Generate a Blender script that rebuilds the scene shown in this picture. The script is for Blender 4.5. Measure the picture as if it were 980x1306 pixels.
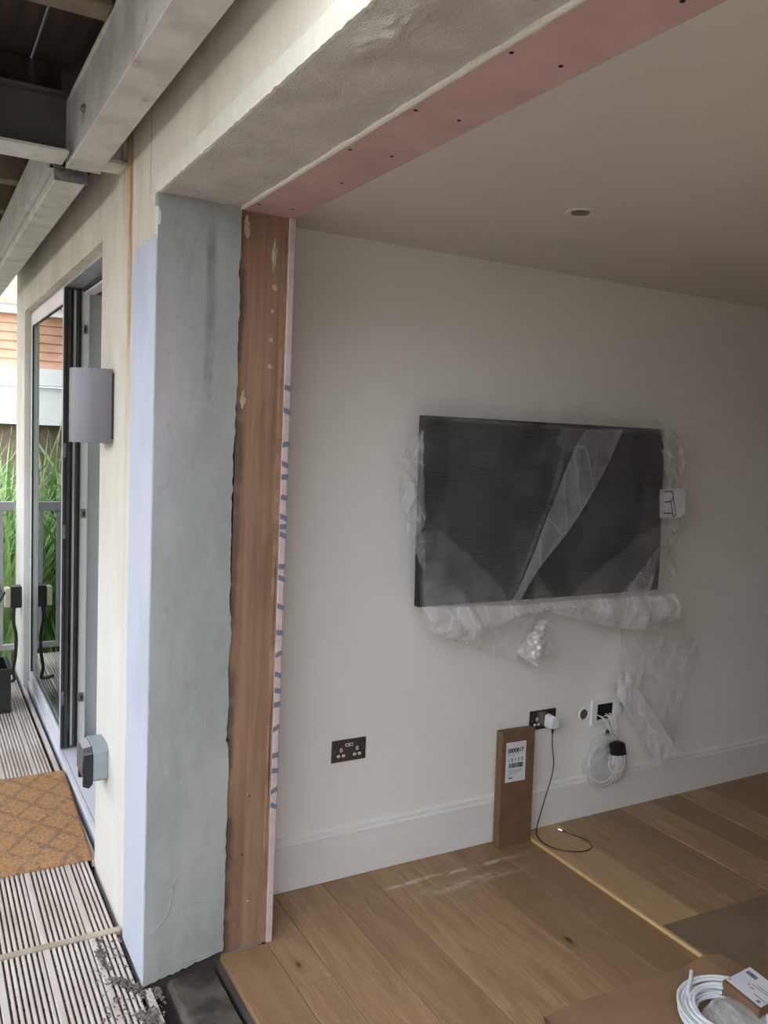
import bpy, bmesh, math, random
from mathutils import Vector, Matrix, noise
random.seed(7)
SC = bpy.context.scene
for o in list(bpy.data.objects): bpy.data.objects.remove(o)

# ------------------------------------------------------------------ camera, sky, exposure
cam_d = bpy.data.cameras.new('camera'); cam = bpy.data.objects.new('camera', cam_d)
SC.collection.objects.link(cam); SC.camera = cam
cam_d.sensor_fit = 'HORIZONTAL'; cam_d.sensor_width = 36.0
cam_d.lens = 1072.36 / 980 * 36.0
cam_d.clip_start = 0.02
right = Vector((0.87194961, -0.48758409, 0.04433541))
down = Vector((-0.00639125, -0.10188324, -0.99477583))
fwd = Vector((0.48955391, 0.86711104, -0.09195333))
m3 = Matrix((right, -down, -fwd)).transposed()
cam.matrix_world = Matrix.Translation((0, 0, 1.7)) @ m3.to_4x4()

W = bpy.data.worlds.new('overcast_sky'); SC.world = W; W.use_nodes = True
nt = W.node_tree; bg = nt.nodes['Background']
tc = nt.nodes.new('ShaderNodeTexCoord'); sx = nt.nodes.new('ShaderNodeSeparateXYZ')
rp = nt.nodes.new('ShaderNodeValToRGB')
nt.links.new(tc.outputs['Generated'], sx.inputs[0]); nt.links.new(sx.outputs['Z'], rp.inputs[0])
rp.color_ramp.elements[0].position = 0.0; rp.color_ramp.elements[0].color = (0.88, 0.94, 1.0, 1)
rp.color_ramp.elements[1].position = 1.0; rp.color_ramp.elements[1].color = (0.80, 0.89, 1.0, 1)
nt.links.new(rp.outputs[0], bg.inputs['Color']); bg.inputs['Strength'].default_value = 1.55

VS = SC.view_settings
VS.view_transform = 'Standard'; VS.look = 'None'; VS.gamma = 1.0; VS.use_curve_mapping = False
VS.exposure = 1.6

# ------------------------------------------------------------------ helpers
COL = SC.collection
WL = {}
def lin(c):
    c = c / 255.0
    return c / 12.92 if c <= 0.04045 else ((c + 0.055) / 1.055) ** 2.4
def rgb(r, g, b): return (lin(r), lin(g), lin(b), 1.0)

class G:
    """node graph helper"""
    def __init__(s, name):
        s.m = bpy.data.materials.new(name); s.m.use_nodes = True; s.t = s.m.node_tree
        s.b = s.t.nodes['Principled BSDF']; s.out = s.t.nodes['Material Output']
        s._tc = None
    def n(s, kind, **kw):
        x = s.t.nodes.new(kind)
        for k, v in kw.items(): setattr(x, k, v)
        return x
    def put(s, a, sock):
        if hasattr(a, 'is_linked'): s.t.links.new(a, sock)
        else: sock.default_value = a
    def co(s):
        if not s._tc: s._tc = s.n('ShaderNodeTexCoord').outputs['Object']
        return s._tc
    def mapp(s, scale, loc=(0, 0, 0), src=None):
        x = s.n('ShaderNodeMapping'); s.t.links.new(src or s.co(), x.inputs['Vector'])
        x.inputs['Scale'].default_value = scale; s.put(loc, x.inputs['Location']); return x.outputs[0]
    def noise(s, scale=(1, 1, 1), detail=4, rough=0.55, dist=0.0, src=None, loc=(0, 0, 0)):
        if not isinstance(scale, tuple): scale = (scale,) * 3
        x = s.n('ShaderNodeTexNoise'); s.t.links.new(s.mapp(scale, loc, src), x.inputs['Vector'])
        x.inputs['Scale'].default_value = 1.0; x.inputs['Detail'].default_value = detail
        x.inputs['Roughness'].default_value = rough; x.inputs['Distortion'].default_value = dist
        return x.outputs[0]
    def ramp(s, v, a, b):
        x = s.n('ShaderNodeMapRange'); x.interpolation_type = 'SMOOTHSTEP'
        s.put(v, x.inputs[0]); x.inputs[1].default_value = a; x.inputs[2].default_value = b; return x.outputs[0]
    def math(s, op, a, b=0.0):
        x = s.n('ShaderNodeMath', operation=op); s.put(a, x.inputs[0]); s.put(b, x.inputs[1]); return x.outputs[0]
    def mix(s, f, a, b):
        x = s.n('ShaderNodeMix', data_type='RGBA'); s.put(f, x.inputs[0]); s.put(a, x.inputs[6]); s.put(b, x.inputs[7]); return x.outputs[2]
    def sep(s, src=None):
        x = s.n('ShaderNodeSeparateXYZ'); s.t.links.new(src or s.co(), x.inputs[0]); return x.outputs
    def bump(s, h, strength=0.3, dist=0.01):
        x = s.n('ShaderNodeBump'); s.put(h, x.inputs['Height']); x.inputs['Strength'].default_value = strength
        x.inputs['Distance'].default_value = dist; s.t.links.new(x.outputs[0], s.b.inputs['Normal'])
    def fin(s, col, rough=0.6, metal=0.0, spec=None):
        s.put(col, s.b.inputs['Base Color']); s.put(rough, s.b.inputs['Roughness']); s.put(metal, s.b.inputs['Metallic'])
        if spec is not None: s.b.inputs['Specular IOR Level'].default_value = spec
        return s.m

def plain(name, c1, c2=None, scale=6.0, rough=0.6, metal=0.0, bump=0.0, bscale=None, spec=None, detail=4):
    g = G(name)
    col = c1 if c2 is None else g.mix(g.ramp(g.noise(scale, detail), 0.3, 0.7), c1, c2)
    if bump: g.bump(g.noise(bscale or scale, 5), bump, 0.004)
    return g.fin(col, rough, metal, spec)

class MB:
    def __init__(s): s.v = []; s.f = []
    def add(s, vs, fs):
        k = len(s.v); s.v += [tuple(v) for v in vs]; s.f += [tuple(i + k for i in f) for f in fs]; return s
    def box(s, x0, x1, y0, y1, z0, z1):
        return s.add([(x0,y0,z0),(x1,y0,z0),(x1,y1,z0),(x0,y1,z0),(x0,y0,z1),(x1,y0,z1),(x1,y1,z1),(x0,y1,z1)],
                     [(0,3,2,1),(4,5,6,7),(0,1,5,4),(1,2,6,5),(2,3,7,6),(3,0,4,7)])
    def prism(s, poly, axis, a, b):
        """extrude 2D polygon (the two other axes in order) along axis from a to b"""
        n = len(poly)
        def p(q, t):
            return {'x': (t, q[0], q[1]), 'y': (q[0], t, q[1]), 'z': (q[0], q[1], t)}[axis]
        return s.add([p(q, a) for q in poly] + [p(q, b) for q in poly],
                     [tuple(range(n))[::-1], tuple(range(n, 2 * n))] + [(i, (i + 1) % n, n + (i + 1) % n, n + i) for i in range(n)])
    def tube(s, pts, r, n=8, caps=True):
        pts = [Vector(p) for p in pts]; rings = []
        rad = r if isinstance(r, (list, tuple)) else [r] * len(pts)
        up = None
        for i, p in enumerate(pts):
            d = (pts[min(i + 1, len(pts) - 1)] - pts[max(i - 1, 0)]).normalized()
            if up is None:
                up = Vector((0, 0, 1)) if abs(d.z) < 0.9 else Vector((1, 0, 0))
            a = d.cross(up).normalized(); up = a.cross(d).normalized()
            rings.append([p + (a * math.cos(2 * math.pi * j / n) + up * math.sin(2 * math.pi * j / n)) * rad[i] for j in range(n)])
        vs = [v for q in rings for v in q]; fs = []
        for i in range(len(pts) - 1):
            for j in range(n):
                fs.append((i * n + j, i * n + (j + 1) % n, (i + 1) * n + (j + 1) % n, (i + 1) * n + j))
        if caps:
            fs.append(tuple(range(n))[::-1]); fs.append(tuple((len(pts) - 1) * n + j for j in range(n)))
        return s.add(vs, fs)
    def lathe(s, prof, c, axis='z', n=24):
        """prof: (radius, height) pairs about an axis through c"""
        vs = []; fs = []
        for r, h in prof:
            for j in range(n):
                a = 2 * math.pi * j / n; u, w = r * math.cos(a), r * math.sin(a)
                vs.append({'z': (c[0] + u, c[1] + w, c[2] + h), 'y': (c[0] + u, c[1] + h, c[2] + w), 'x': (c[0] + h, c[1] + u, c[2] + w)}[axis])
        for i in range(len(prof) - 1):
            for j in range(n):
                fs.append((i * n + j, i * n + (j + 1) % n, (i + 1) * n + (j + 1) % n, (i + 1) * n + j))
        fs.append(tuple(range(n))[::-1]); fs.append(tuple((len(prof) - 1) * n + j for j in range(n)))
        return s.add(vs, fs)
    def grid(s, P, nu, nv):
        vs = [P(i / nu, j / nv) for j in range(nv + 1) for i in range(nu + 1)]
        return s.add(vs, [(j * (nu + 1) + i, j * (nu + 1) + i + 1, (j + 1) * (nu + 1) + i + 1, (j + 1) * (nu + 1) + i) for j in range(nv) for i in range(nu)])
    def slabgrid(s, P, nu, nv, off):
        """grid with thickness: a copy of the grid moved by off, rims stitched"""
        off = Vector(off)
        A = [Vector(P(i / nu, j / nv)) for j in range(nv + 1) for i in range(nu + 1)]
        N = len(A); w = nu + 1
        fs = [(j * w + i, j * w + i + 1, (j + 1) * w + i + 1, (j + 1) * w + i) for j in range(nv) for i in range(nu)]
        fs += [tuple(N + k for k in f[::-1]) for f in fs[:]]
        rim = [i for i in range(nu)] + [j * w + nu for j in range(nv)] + [nv * w + i for i in range(nu, 0, -1)] + [j * w for j in range(nv, 0, -1)]
        fs += [(rim[k], N + rim[k], N + rim[(k + 1) % len(rim)], rim[(k + 1) % len(rim)]) for k in range(len(rim))]
        return s.add(A + [a + off for a in A], fs)
    def xf(s, M, start=0):
        s.v[start:] = [tuple(M @ Vector(v)) for v in s.v[start:]]; return s
    def build(s, name, mat, parent=None, origin=None, bevel=0.0, smooth=False, segs=1, data=None):
        o0 = Vector(origin) if origin else (WL[parent.name] if parent else Vector((0, 0, 0)))
        me = bpy.data.meshes.new(name)
        bm = bmesh.new()
        bv = [bm.verts.new(Vector(v) - o0) for v in s.v]
        for f in s.f:
            try: bm.faces.new([bv[i] for i in f])
            except ValueError: pass
        bmesh.ops.recalc_face_normals(bm, faces=bm.faces)
        if bevel:
            es = [e for e in bm.edges if len(e.link_faces) == 2 and e.calc_face_angle(0) > 0.6]
            bmesh.ops.bevel(bm, geom=es, offset=bevel, segments=segs, affect='EDGES', profile=0.5)
        if smooth:
            for f in bm.faces: f.smooth = True
            for e in bm.edges:
                if len(e.link_faces) == 2 and e.calc_face_angle(0) > 0.7: e.smooth = False
        bm.to_mesh(me); bm.free()
        return link(name, me, mat, parent, o0)

def link(name, me, mat, parent=None, wloc=None):
    o = bpy.data.objects.new(name, me); COL.objects.link(o)
    if mat and not me.materials: me.materials.append(mat)
    wloc = Vector(wloc) if wloc is not None else Vector((0, 0, 0))
    if parent:
        o.parent = parent; o.location = wloc - WL[parent.name]
    else: o.location = wloc
    WL[o.name] = wloc.copy()
    return o
def thing(name, label, cat, loc, group=None):
    o = bpy.data.objects.new(name, None); COL.objects.link(o); o.location = loc; o.empty_display_size = 0.05
    WL[o.name] = Vector(loc); tag(o, label, cat, group); return o
def tag(o, label, cat, group=None):
    o['label'] = label; o['category'] = cat
    if group: o['group'] = group
    return o
def struct(o, label, cat='structure'):
    o['kind'] = 'structure'; o['label'] = label; o['category'] = cat; return o
def nz(x, y, z, f=1.0): return noise.noise(Vector((x * f, y * f, z * f)))
def lerp(a, b, t): return a + (b - a) * t
def samp(pl, t):
    """resample polyline by index"""
    k = t * (len(pl) - 1); i = min(int(k), len(pl) - 2); u = k - i
    return tuple(lerp(p, q, u) for p, q in zip(pl[i], pl[i + 1]))
def smoothline(pts, n=8):
    """Catmull-Rom"""
    pts = [Vector(p) for p in pts]; out = []
    P = [pts[0]] + pts + [pts[-1]]
    for i in range(1, len(P) - 2):
        for k in range(n):
            t = k / n; a, b, c, d = P[i - 1], P[i], P[i + 1], P[i + 2]
            out.append(0.5 * ((2 * b) + (c - a) * t + (2 * a - 5 * b + 4 * c - d) * t * t + (3 * b - a - 3 * c + d) * t ** 3))
    out.append(pts[-1]); return out
def text_mesh(txt, size, bold=0.0, align='LEFT'):
    c = bpy.data.curves.new('txt', 'FONT'); c.body = txt; c.size = size; c.align_x = align; c.offset = bold
    o = bpy.data.objects.new('txt', c); COL.objects.link(o)
    me = bpy.data.meshes.new_from_object(o.evaluated_get(bpy.context.evaluated_depsgraph_get()))
    bpy.data.objects.remove(o); bpy.data.curves.remove(c)
    return [tuple(v.co) for v in me.vertices], [tuple(p.vertices) for p in me.polygons]

# ------------------------------------------------------------------ materials
def m_facade():
    g = G('weathered_cream_paint'); y, z = g.sep()[1], g.sep()[2]
    n1 = g.noise((1, 5, 2.4), 7, 0.62); n2 = g.noise(3.0, 5); n3 = g.noise((1, 60, 3), 3)
    base = g.mix(g.math('MULTIPLY', g.ramp(n1, 0.3, 0.75), 0.75), rgb(224, 215, 201), rgb(200, 188, 166))
    base = g.mix(g.math('MULTIPLY', g.ramp(g.noise(260, 2), 0.55, 0.75), 0.35), base, rgb(170, 158, 138))
    base = g.mix(g.math('MULTIPLY', g.ramp(n2, 0.5, 0.75), 0.5), base, rgb(232, 228, 220))
    # paler towards the bottom, with a ragged upper edge
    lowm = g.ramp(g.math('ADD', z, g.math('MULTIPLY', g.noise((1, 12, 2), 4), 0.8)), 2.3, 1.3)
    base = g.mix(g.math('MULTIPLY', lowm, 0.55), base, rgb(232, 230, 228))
    # rust runs below the steel
    d = g.math('ABSOLUTE', g.math('ADD', g.math('SUBTRACT', y, 2.845), g.math('MULTIPLY', g.math('SUBTRACT', g.noise((1, 2, 3), 3), 0.5), 0.03)))
    rust = g.math('MULTIPLY', g.ramp(d, 0.045, 0.01), g.ramp(z, 1.55, 2.2))
    rust = g.math('MULTIPLY', rust, g.ramp(g.noise((1, 14, 5), 5), 0.25, 0.6))
    base = g.mix(rust, base, rgb(168, 112, 48))
    d2 = g.math('ABSOLUTE', g.math('SUBTRACT', y, 2.90))
    r2 = g.math('MULTIPLY', g.math('MULTIPLY', g.ramp(d2, 0.11, 0.0), g.ramp(z, 2.2, 2.5)), g.ramp(n3, 0.35, 0.6))
    base = g.mix(g.math('MULTIPLY', r2, 0.7), base, rgb(180, 150, 90))
    d3 = g.math('ABSOLUTE', g.math('SUBTRACT', y, 2.86)); r3 = g.math('MULTIPLY', g.ramp(d3, 0.035, 0.0), g.ramp(g.noise((1, 20, 1.5), 3), 0.4, 0.65))
    base = g.mix(g.math('MULTIPLY', r3, 0.35), base, rgb(205, 185, 140))
    # hairline crack
    d4 = g.math('ABSOLUTE', g.math('ADD', g.math('SUBTRACT', y, 2.59), g.math('MULTIPLY', g.noise((1, 1, 9), 2), 0.006)))
    cr = g.math('MULTIPLY', g.ramp(d4, 0.004, 0.001), g.ramp(z, 2.37, 2.39))
    base = g.mix(g.math('MULTIPLY', cr, 0.8), base, rgb(70, 60, 50))
    g.bump(g.noise(120, 4), 0.35, 0.003)
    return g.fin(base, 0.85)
def m_patch():
    g = G('fresh_white_masonry_paint')
    c = g.mix(g.ramp(g.noise((1, 4, 2), 5), 0.4, 0.75), rgb(196, 201, 214), rgb(184, 190, 203))
    g.bump(g.noise(90, 4), 0.2, 0.002); return g.fin(c, 0.75)
def m_jamb():
    g = G('damp_sand_cement_render'); s = g.sep(); x, z = s[0], s[2]
    c = g.mix(g.ramp(g.noise((7, 1, 2.2), 5), 0.3, 0.7), rgb(167, 169, 165), rgb(150, 153, 148))
    d = g.math('ABSOLUTE', g.math('ADD', g.math('SUBTRACT', x, 0.775), g.math('MULTIPLY', g.math('SUBTRACT', g.noise((3, 1, 2), 4), 0.5), 0.03)))
    st = g.math('MULTIPLY', g.math('MULTIPLY', g.ramp(d, 0.022, 0.004), g.ramp(z, 1.75, 1.85)), g.ramp(z, 2.32, 2.2))
    c = g.mix(g.math('MULTIPLY', st, g.ramp(g.noise((12, 1, 6), 4), 0.2, 0.6)), c, rgb(122, 122, 116))
    c = g.mix(g.math('MULTIPLY', g.ramp(g.noise(14, 6), 0.62, 0.75), 0.6), c, rgb(140, 142, 138))
    h = g.math('ADD', g.math('MULTIPLY', g.noise(220, 3), 0.35), g.noise((25, 25, 14), 5))
    g.bump(h, 0.45, 0.006); return g.fin(c, 0.8)
def m_soffit():
    g = G('rough_grey_render')
    c = g.mix(g.ramp(g.noise(9, 5), 0.35, 0.7), rgb(212, 204, 196), rgb(196, 188, 181))
    g.bump(g.math('ADD', g.noise(300, 3), g.noise(60, 4)), 0.7, 0.006); return g.fin(c, 0.9)
def m_ply():
    g = G('stained_plywood'); s = g.sep(); x, z = s[0], s[2]
    n = g.noise((38, 1, 1.6), 6, 0.6, 0.6)
    c = g.mix(g.ramp(n, 0.3, 0.7), rgb(158, 124, 100), rgb(132, 100, 78))
    c = g.mix(g.math('MULTIPLY', g.ramp(g.noise((8, 1, 2.5), 4), 0.45, 0.7), 0.6), c, rgb(116, 86, 66))
    # damp marks along the render edge
    e = g.ramp(g.math('ADD', x, g.math('MULTIPLY', g.noise((3, 1, 5), 4), 0.05)), 0.918, 0.90)
    e = g.math('MULTIPLY', e, g.ramp(g.noise((1, 1, 5.5), 2, loc=(3, 0, 1)), 0.45, 0.55))
    c = g.mix(g.math('MULTIPLY', e, 0.7), c, rgb(78, 70, 58))
    vor = g.n('ShaderNodeTexVoronoi'); g.t.links.new(g.mapp((14, 1, 7)), vor.inputs['Vector']); vor.inputs['Scale'].default_value = 1.0
    k = g.ramp(vor.outputs['Distance'], 0.055, 0.03)
    c = g.mix(k, c, rgb(48, 36, 28))
    g.bump(n, 0.2, 0.002); return g.fin(c, 0.65)
def m_floor(name='brushed_oak', pale=0.0):
    g = G(name); oi = g.n('ShaderNodeObjectInfo'); r = oi.outputs['Random']
    off = g.n('ShaderNodeCombineXYZ'); g.put(g.math('MULTIPLY', r, 37.0), off.inputs[0]); g.put(g.math('MULTIPLY', r, 91.0), off.inputs[1])
    ad = g.n('ShaderNodeVectorMath', operation='ADD'); g.t.links.new(g.co(), ad.inputs[0]); g.t.links.new(off.outputs[0], ad.inputs[1]); src = ad.outputs[0]
    fine = g.noise((140, 7, 1), 5, 0.65, 0.5, src); broad = g.noise((14, 1.6, 1), 5, 0.6, 1.6, src)
    wv = g.n('ShaderNodeTexWave'); wv.wave_type = 'RINGS'; wv.rings_direction = 'Y'
    g.t.links.new(g.mapp((9, 0.9, 1), src=src), wv.inputs['Vector']); wv.inputs['Scale'].default_value = 1.3; wv.inputs['Distortion'].default_value = 9.0; wv.inputs['Detail'].default_value = 3
    c = g.mix(g.ramp(broad, 0.3, 0.7), rgb(176, 142, 106), rgb(150, 117, 84))
    c = g.mix(g.math('MULTIPLY', g.ramp(wv.outputs['Fac'], 0.55, 1.0), 0.16), c, rgb(126, 94, 64))
    c = g.mix(g.math('MULTIPLY', g.ramp(fine, 0.45, 0.7), 0.28), c, rgb(120, 90, 62))
    c = g.mix(g.math('MULTIPLY', g.ramp(r, 0.0, 1.0), 0.6), c, rgb(124, 94, 68))
    vor = g.n('ShaderNodeTexVoronoi'); g.t.links.new(g.mapp((5.2, 2.4, 1), src=src), vor.inputs['Vector']); vor.inputs['Scale'].default_value = 1.0
    kd = g.math('ADD', vor.outputs['Distance'], g.math('MULTIPLY', g.math('SUBTRACT', g.noise((40, 18, 1), 4, src=src), 0.5), 0.09))
    c = g.mix(g.math('MULTIPLY', g.ramp(kd, 0.17, 0.03), 0.45), c, rgb(104, 72, 44))
    c = g.mix(g.math('MULTIPLY', g.ramp(kd, 0.06, 0.025), 0.9), c, rgb(48, 34, 22))
    if pale: c = g.mix(pale, c, rgb(196, 160, 116))
    # plaster dust trodden into the floor by the skirting
    geo = g.n('ShaderNodeNewGeometry'); w = g.sep(geo.outputs['Position']); X, Y = w[0], w[1]
    nd = g.noise((14, 30, 1), 6, 0.65, src=geo.outputs['Position']); nw = g.math('MULTIPLY', g.math('SUBTRACT', g.noise(4.0, 3, src=geo.outputs['Position']), 0.5), 0.05)
    def streak(y0, slope, x0, x1, wd, amt):
        line = g.math('ADD', g.math('SUBTRACT', Y, y0), g.math('MULTIPLY', g.math('SUBTRACT', X, 1.57), -slope))
        d = g.math('ABSOLUTE', g.math('ADD', line, nw))
        m = g.math('MULTIPLY', g.ramp(d, wd, 0.0), g.math('MULTIPLY', g.ramp(X, x0, x0 + 0.12), g.ramp(X, x1, x1 - 0.3)))
        return g.math('MULTIPLY', g.math('MULTIPLY', m, g.ramp(nd, 0.38, 0.62)), amt)
    c = g.mix(streak(2.592, -0.01, 1.5, 2.3, 0.018, 0.75), c, rgb(214, 206, 196))
    c = g.mix(streak(2.50, 0.015, 1.6, 2.25, 0.045, 0.5), c, rgb(205, 196, 184))
    g.bump(fine, 0.15, 0.0012)
    return g.fin(c, g.math('ADD', 0.36, g.math('MULTIPLY', fine, 0.2)), 0.0, 0.4)
def m_deck():
    g = G('grooved_timber_decking'); oi = g.n('ShaderNodeObjectInfo'); r = oi.outputs['Random']
    n = g.noise((50, 2.2, 6), 5); n2 = g.noise((6, 2, 6), 5)
    c = g.mix(g.ramp(n, 0.3, 0.7), rgb(214, 203, 197), rgb(188, 176, 168))
    c = g.mix(g.math('MULTIPLY', g.ramp(n2, 0.42, 0.7), 0.7), c, rgb(170, 152, 134))
    c = g.mix(g.math('MULTIPLY', r, 0.25), c, rgb(196, 182, 166))
    g.bump(n, 0.2, 0.002); return g.fin(c, 0.75)
def m_mat():
    g = G('coir'); s = g.sep(); x, y = s[0], s[1]
    nw = g.math('MULTIPLY', g.math('SUBTRACT', g.noise(9, 3), 0.5), 0.05)
    def cell(a, p):
        u = g.math('ADD', g.math('DIVIDE', a, p), g.math('MULTIPLY', nw, 2.0))
        return g.math('ABSOLUTE', g.math('SUBTRACT', g.math('FRACT', u), 0.5))
    u = g.math('ADD', x, g.math('MULTIPLY', y, 0.72)); v = g.math('SUBTRACT', x, g.math('MULTIPLY', y, 0.72))
    l1 = g.ramp(cell(u, 0.15), 0.15, 0.03); l2 = g.ramp(cell(v, 0.15), 0.15, 0.03)
    ln = g.math('MULTIPLY', g.math('MAXIMUM', l1, l2), g.ramp(g.noise(60, 4), 0.35, 0.55))
    c = g.mix(g.ramp(g.noise(120, 5), 0.3, 0.7), rgb(214, 166, 122), rgb(176, 128, 86))
    c = g.mix(g.math('MULTIPLY', ln, 0.7), c, rgb(136, 118, 104))
    g.bump(g.noise(420, 4), 1.0, 0.006); return g.fin(c, 0.95, 0, 0.1)
def m_foam():
    g = G('ribbed_packing_foam'); z = g.sep()[2]; x = g.sep()[0]
    ph = g.math('ADD', z, g.math('MULTIPLY', g.noise((2.5, 1, 3), 2), 0.03))
    w = g.math('SINE', g.math('MULTIPLY', ph, 420.0))
    wn = g.math('MULTIPLY', w, g.ramp(g.noise((3, 1, 24), 4), 0.25, 0.65))
    c = g.mix(g.ramp(wn, -0.6, 1.0), rgb(36, 37, 38), rgb(47, 48, 50))
    g.bump(wn, 0.45, 0.002); return g.fin(c, 0.6, 0, 0.3)
def m_film(name, fac, tint=(0.97, 0.97, 0.97)):
    g = G(name); t = g.t; t.nodes.remove(g.b)
    tr = g.n('ShaderNodeBsdfTransparent'); di = g.n('ShaderNodeBsdfDiffuse'); tl = g.n('ShaderNodeBsdfTranslucent'); gl = g.n('ShaderNodeBsdfGlossy')
    for x in (di, tl): x.inputs['Color'].default_value = (*tint, 1)
    gl.inputs['Roughness'].default_value = 0.22; gl.inputs['Color'].default_value = (1, 1, 1, 1)
    bp = g.n('ShaderNodeBump'); bp.inputs['Strength'].default_value = 0.7; bp.inputs['Distance'].default_value = 0.02
    wob = g.n('ShaderNodeVectorMath', operation='ADD'); nzc = g.n('ShaderNodeTexNoise'); g.t.links.new(g.mapp((3, 3, 3)), nzc.inputs['Vector']); nzc.inputs['Scale'].default_value = 1.0
    sc = g.n('ShaderNodeVectorMath', operation='SCALE'); g.t.links.new(nzc.outputs['Color'], sc.inputs[0]); sc.inputs['Scale'].default_value = 0.12
    g.t.links.new(g.co(), wob.inputs[0]); g.t.links.new(sc.outputs[0], wob.inputs[1])
    def vor(scale, feat):
        v = g.n('ShaderNodeTexVoronoi', feature=feat); mp = g.n('ShaderNodeMapping'); g.t.links.new(wob.outputs[0], mp.inputs['Vector'])
        mp.inputs['Rotation'].default_value = (0, 0.6, 0); mp.inputs['Scale'].default_value = scale; g.t.links.new(mp.outputs[0], v.inputs['Vector']); v.inputs['Scale'].default_value = 1.0
        return v.outputs['Distance']
    v1 = vor((12, 4, 5), 'F1'); v2 = vor((30, 8, 14), 'F1'); ve = vor((9, 3, 3.5), 'DISTANCE_TO_EDGE')
    t.links.new(g.math('ADD', g.math('MULTIPLY', v1, 0.8), g.math('MULTIPLY', v2, 0.25)), bp.inputs['Height'])
    for x in (di, gl): t.links.new(bp.outputs[0], x.inputs['Normal'])
    crease = g.ramp(ve, 0.035, 0.0)
    m1 = g.n('ShaderNodeMixShader'); m1.inputs[0].default_value = 0.35; t.links.new(di.outputs[0], m1.inputs[1]); t.links.new(tl.outputs[0], m1.inputs[2])
    m2 = g.n('ShaderNodeMixShader'); m2.inputs[0].default_value = 0.14; t.links.new(m1.outputs[0], m2.inputs[1]); t.links.new(gl.outputs[0], m2.inputs[2])
    m3_ = g.n('ShaderNodeMixShader'); lw = g.n('ShaderNodeLayerWeight'); lw.inputs[0].default_value = 0.35; f = g.math('MULTIPLY', g.math('ADD', g.math('ADD', g.math('MULTIPLY', g.ramp(g.noise((4, 4, 5), 2), 0.3, 0.75), 0.8), 0.5), g.math('ADD', g.math('MULTIPLY', lw.outputs['Facing'], 1.2), g.math('MULTIPLY', crease, 0.45))), fac)
    t.links.new(f, m3_.inputs[0]); t.links.new(tr.outputs[0], m3_.inputs[1]); t.links.new(m2.outputs[0], m3_.inputs[2])
    t.links.new(m3_.outputs[0], g.out.inputs[0]); return g.m
def m_glass():
    g = G('door_glass'); t = g.t; t.nodes.remove(g.b)
    tr = g.n('ShaderNodeBsdfTransparent'); tr.inputs['Color'].default_value = (0.80, 0.88, 0.84, 1)
    gl = g.n('ShaderNodeBsdfGlossy'); gl.inputs['Roughness'].default_value = 0.005; gl.inputs['Color'].default_value = (0.95, 1, 0.98, 1)
    fr = g.n('ShaderNodeFresnel'); fr.inputs[0].default_value = 1.52
    mx = g.n('ShaderNodeMixShader'); t.links.new(fr.outputs[0], mx.inputs[0]); t.links.new(tr.outputs[0], mx.inputs[1]); t.links.new(gl.outputs[0], mx.inputs[2])
    t.links.new(mx.outputs[0], g.out.inputs[0]); return g.m
def m_steel():
    g = G('painted_steel')
    c = g.mix(g.ramp(g.noise(7, 5), 0.35, 0.7), rgb(206, 202, 196), rgb(182, 176, 168))
    rs = g.math('MULTIPLY', g.ramp(g.noise((9, 5, 9), 7, 0.7), 0.58, 0.70), 0.7)
    c = g.mix(rs, c, rgb(176, 128, 74)); g.bump(g.noise(60, 3), 0.1, 0.002); return g.fin(c, 0.55)
def m_balc():
    g = G('weathered_dark_boards'); n = g.noise((30, 2, 8), 5)
    c = g.mix(g.ramp(n, 0.3, 0.7), rgb(62, 48, 38), rgb(38, 30, 24)); g.bump(n, 0.3, 0.003); return g.fin(c, 0.8)

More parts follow.
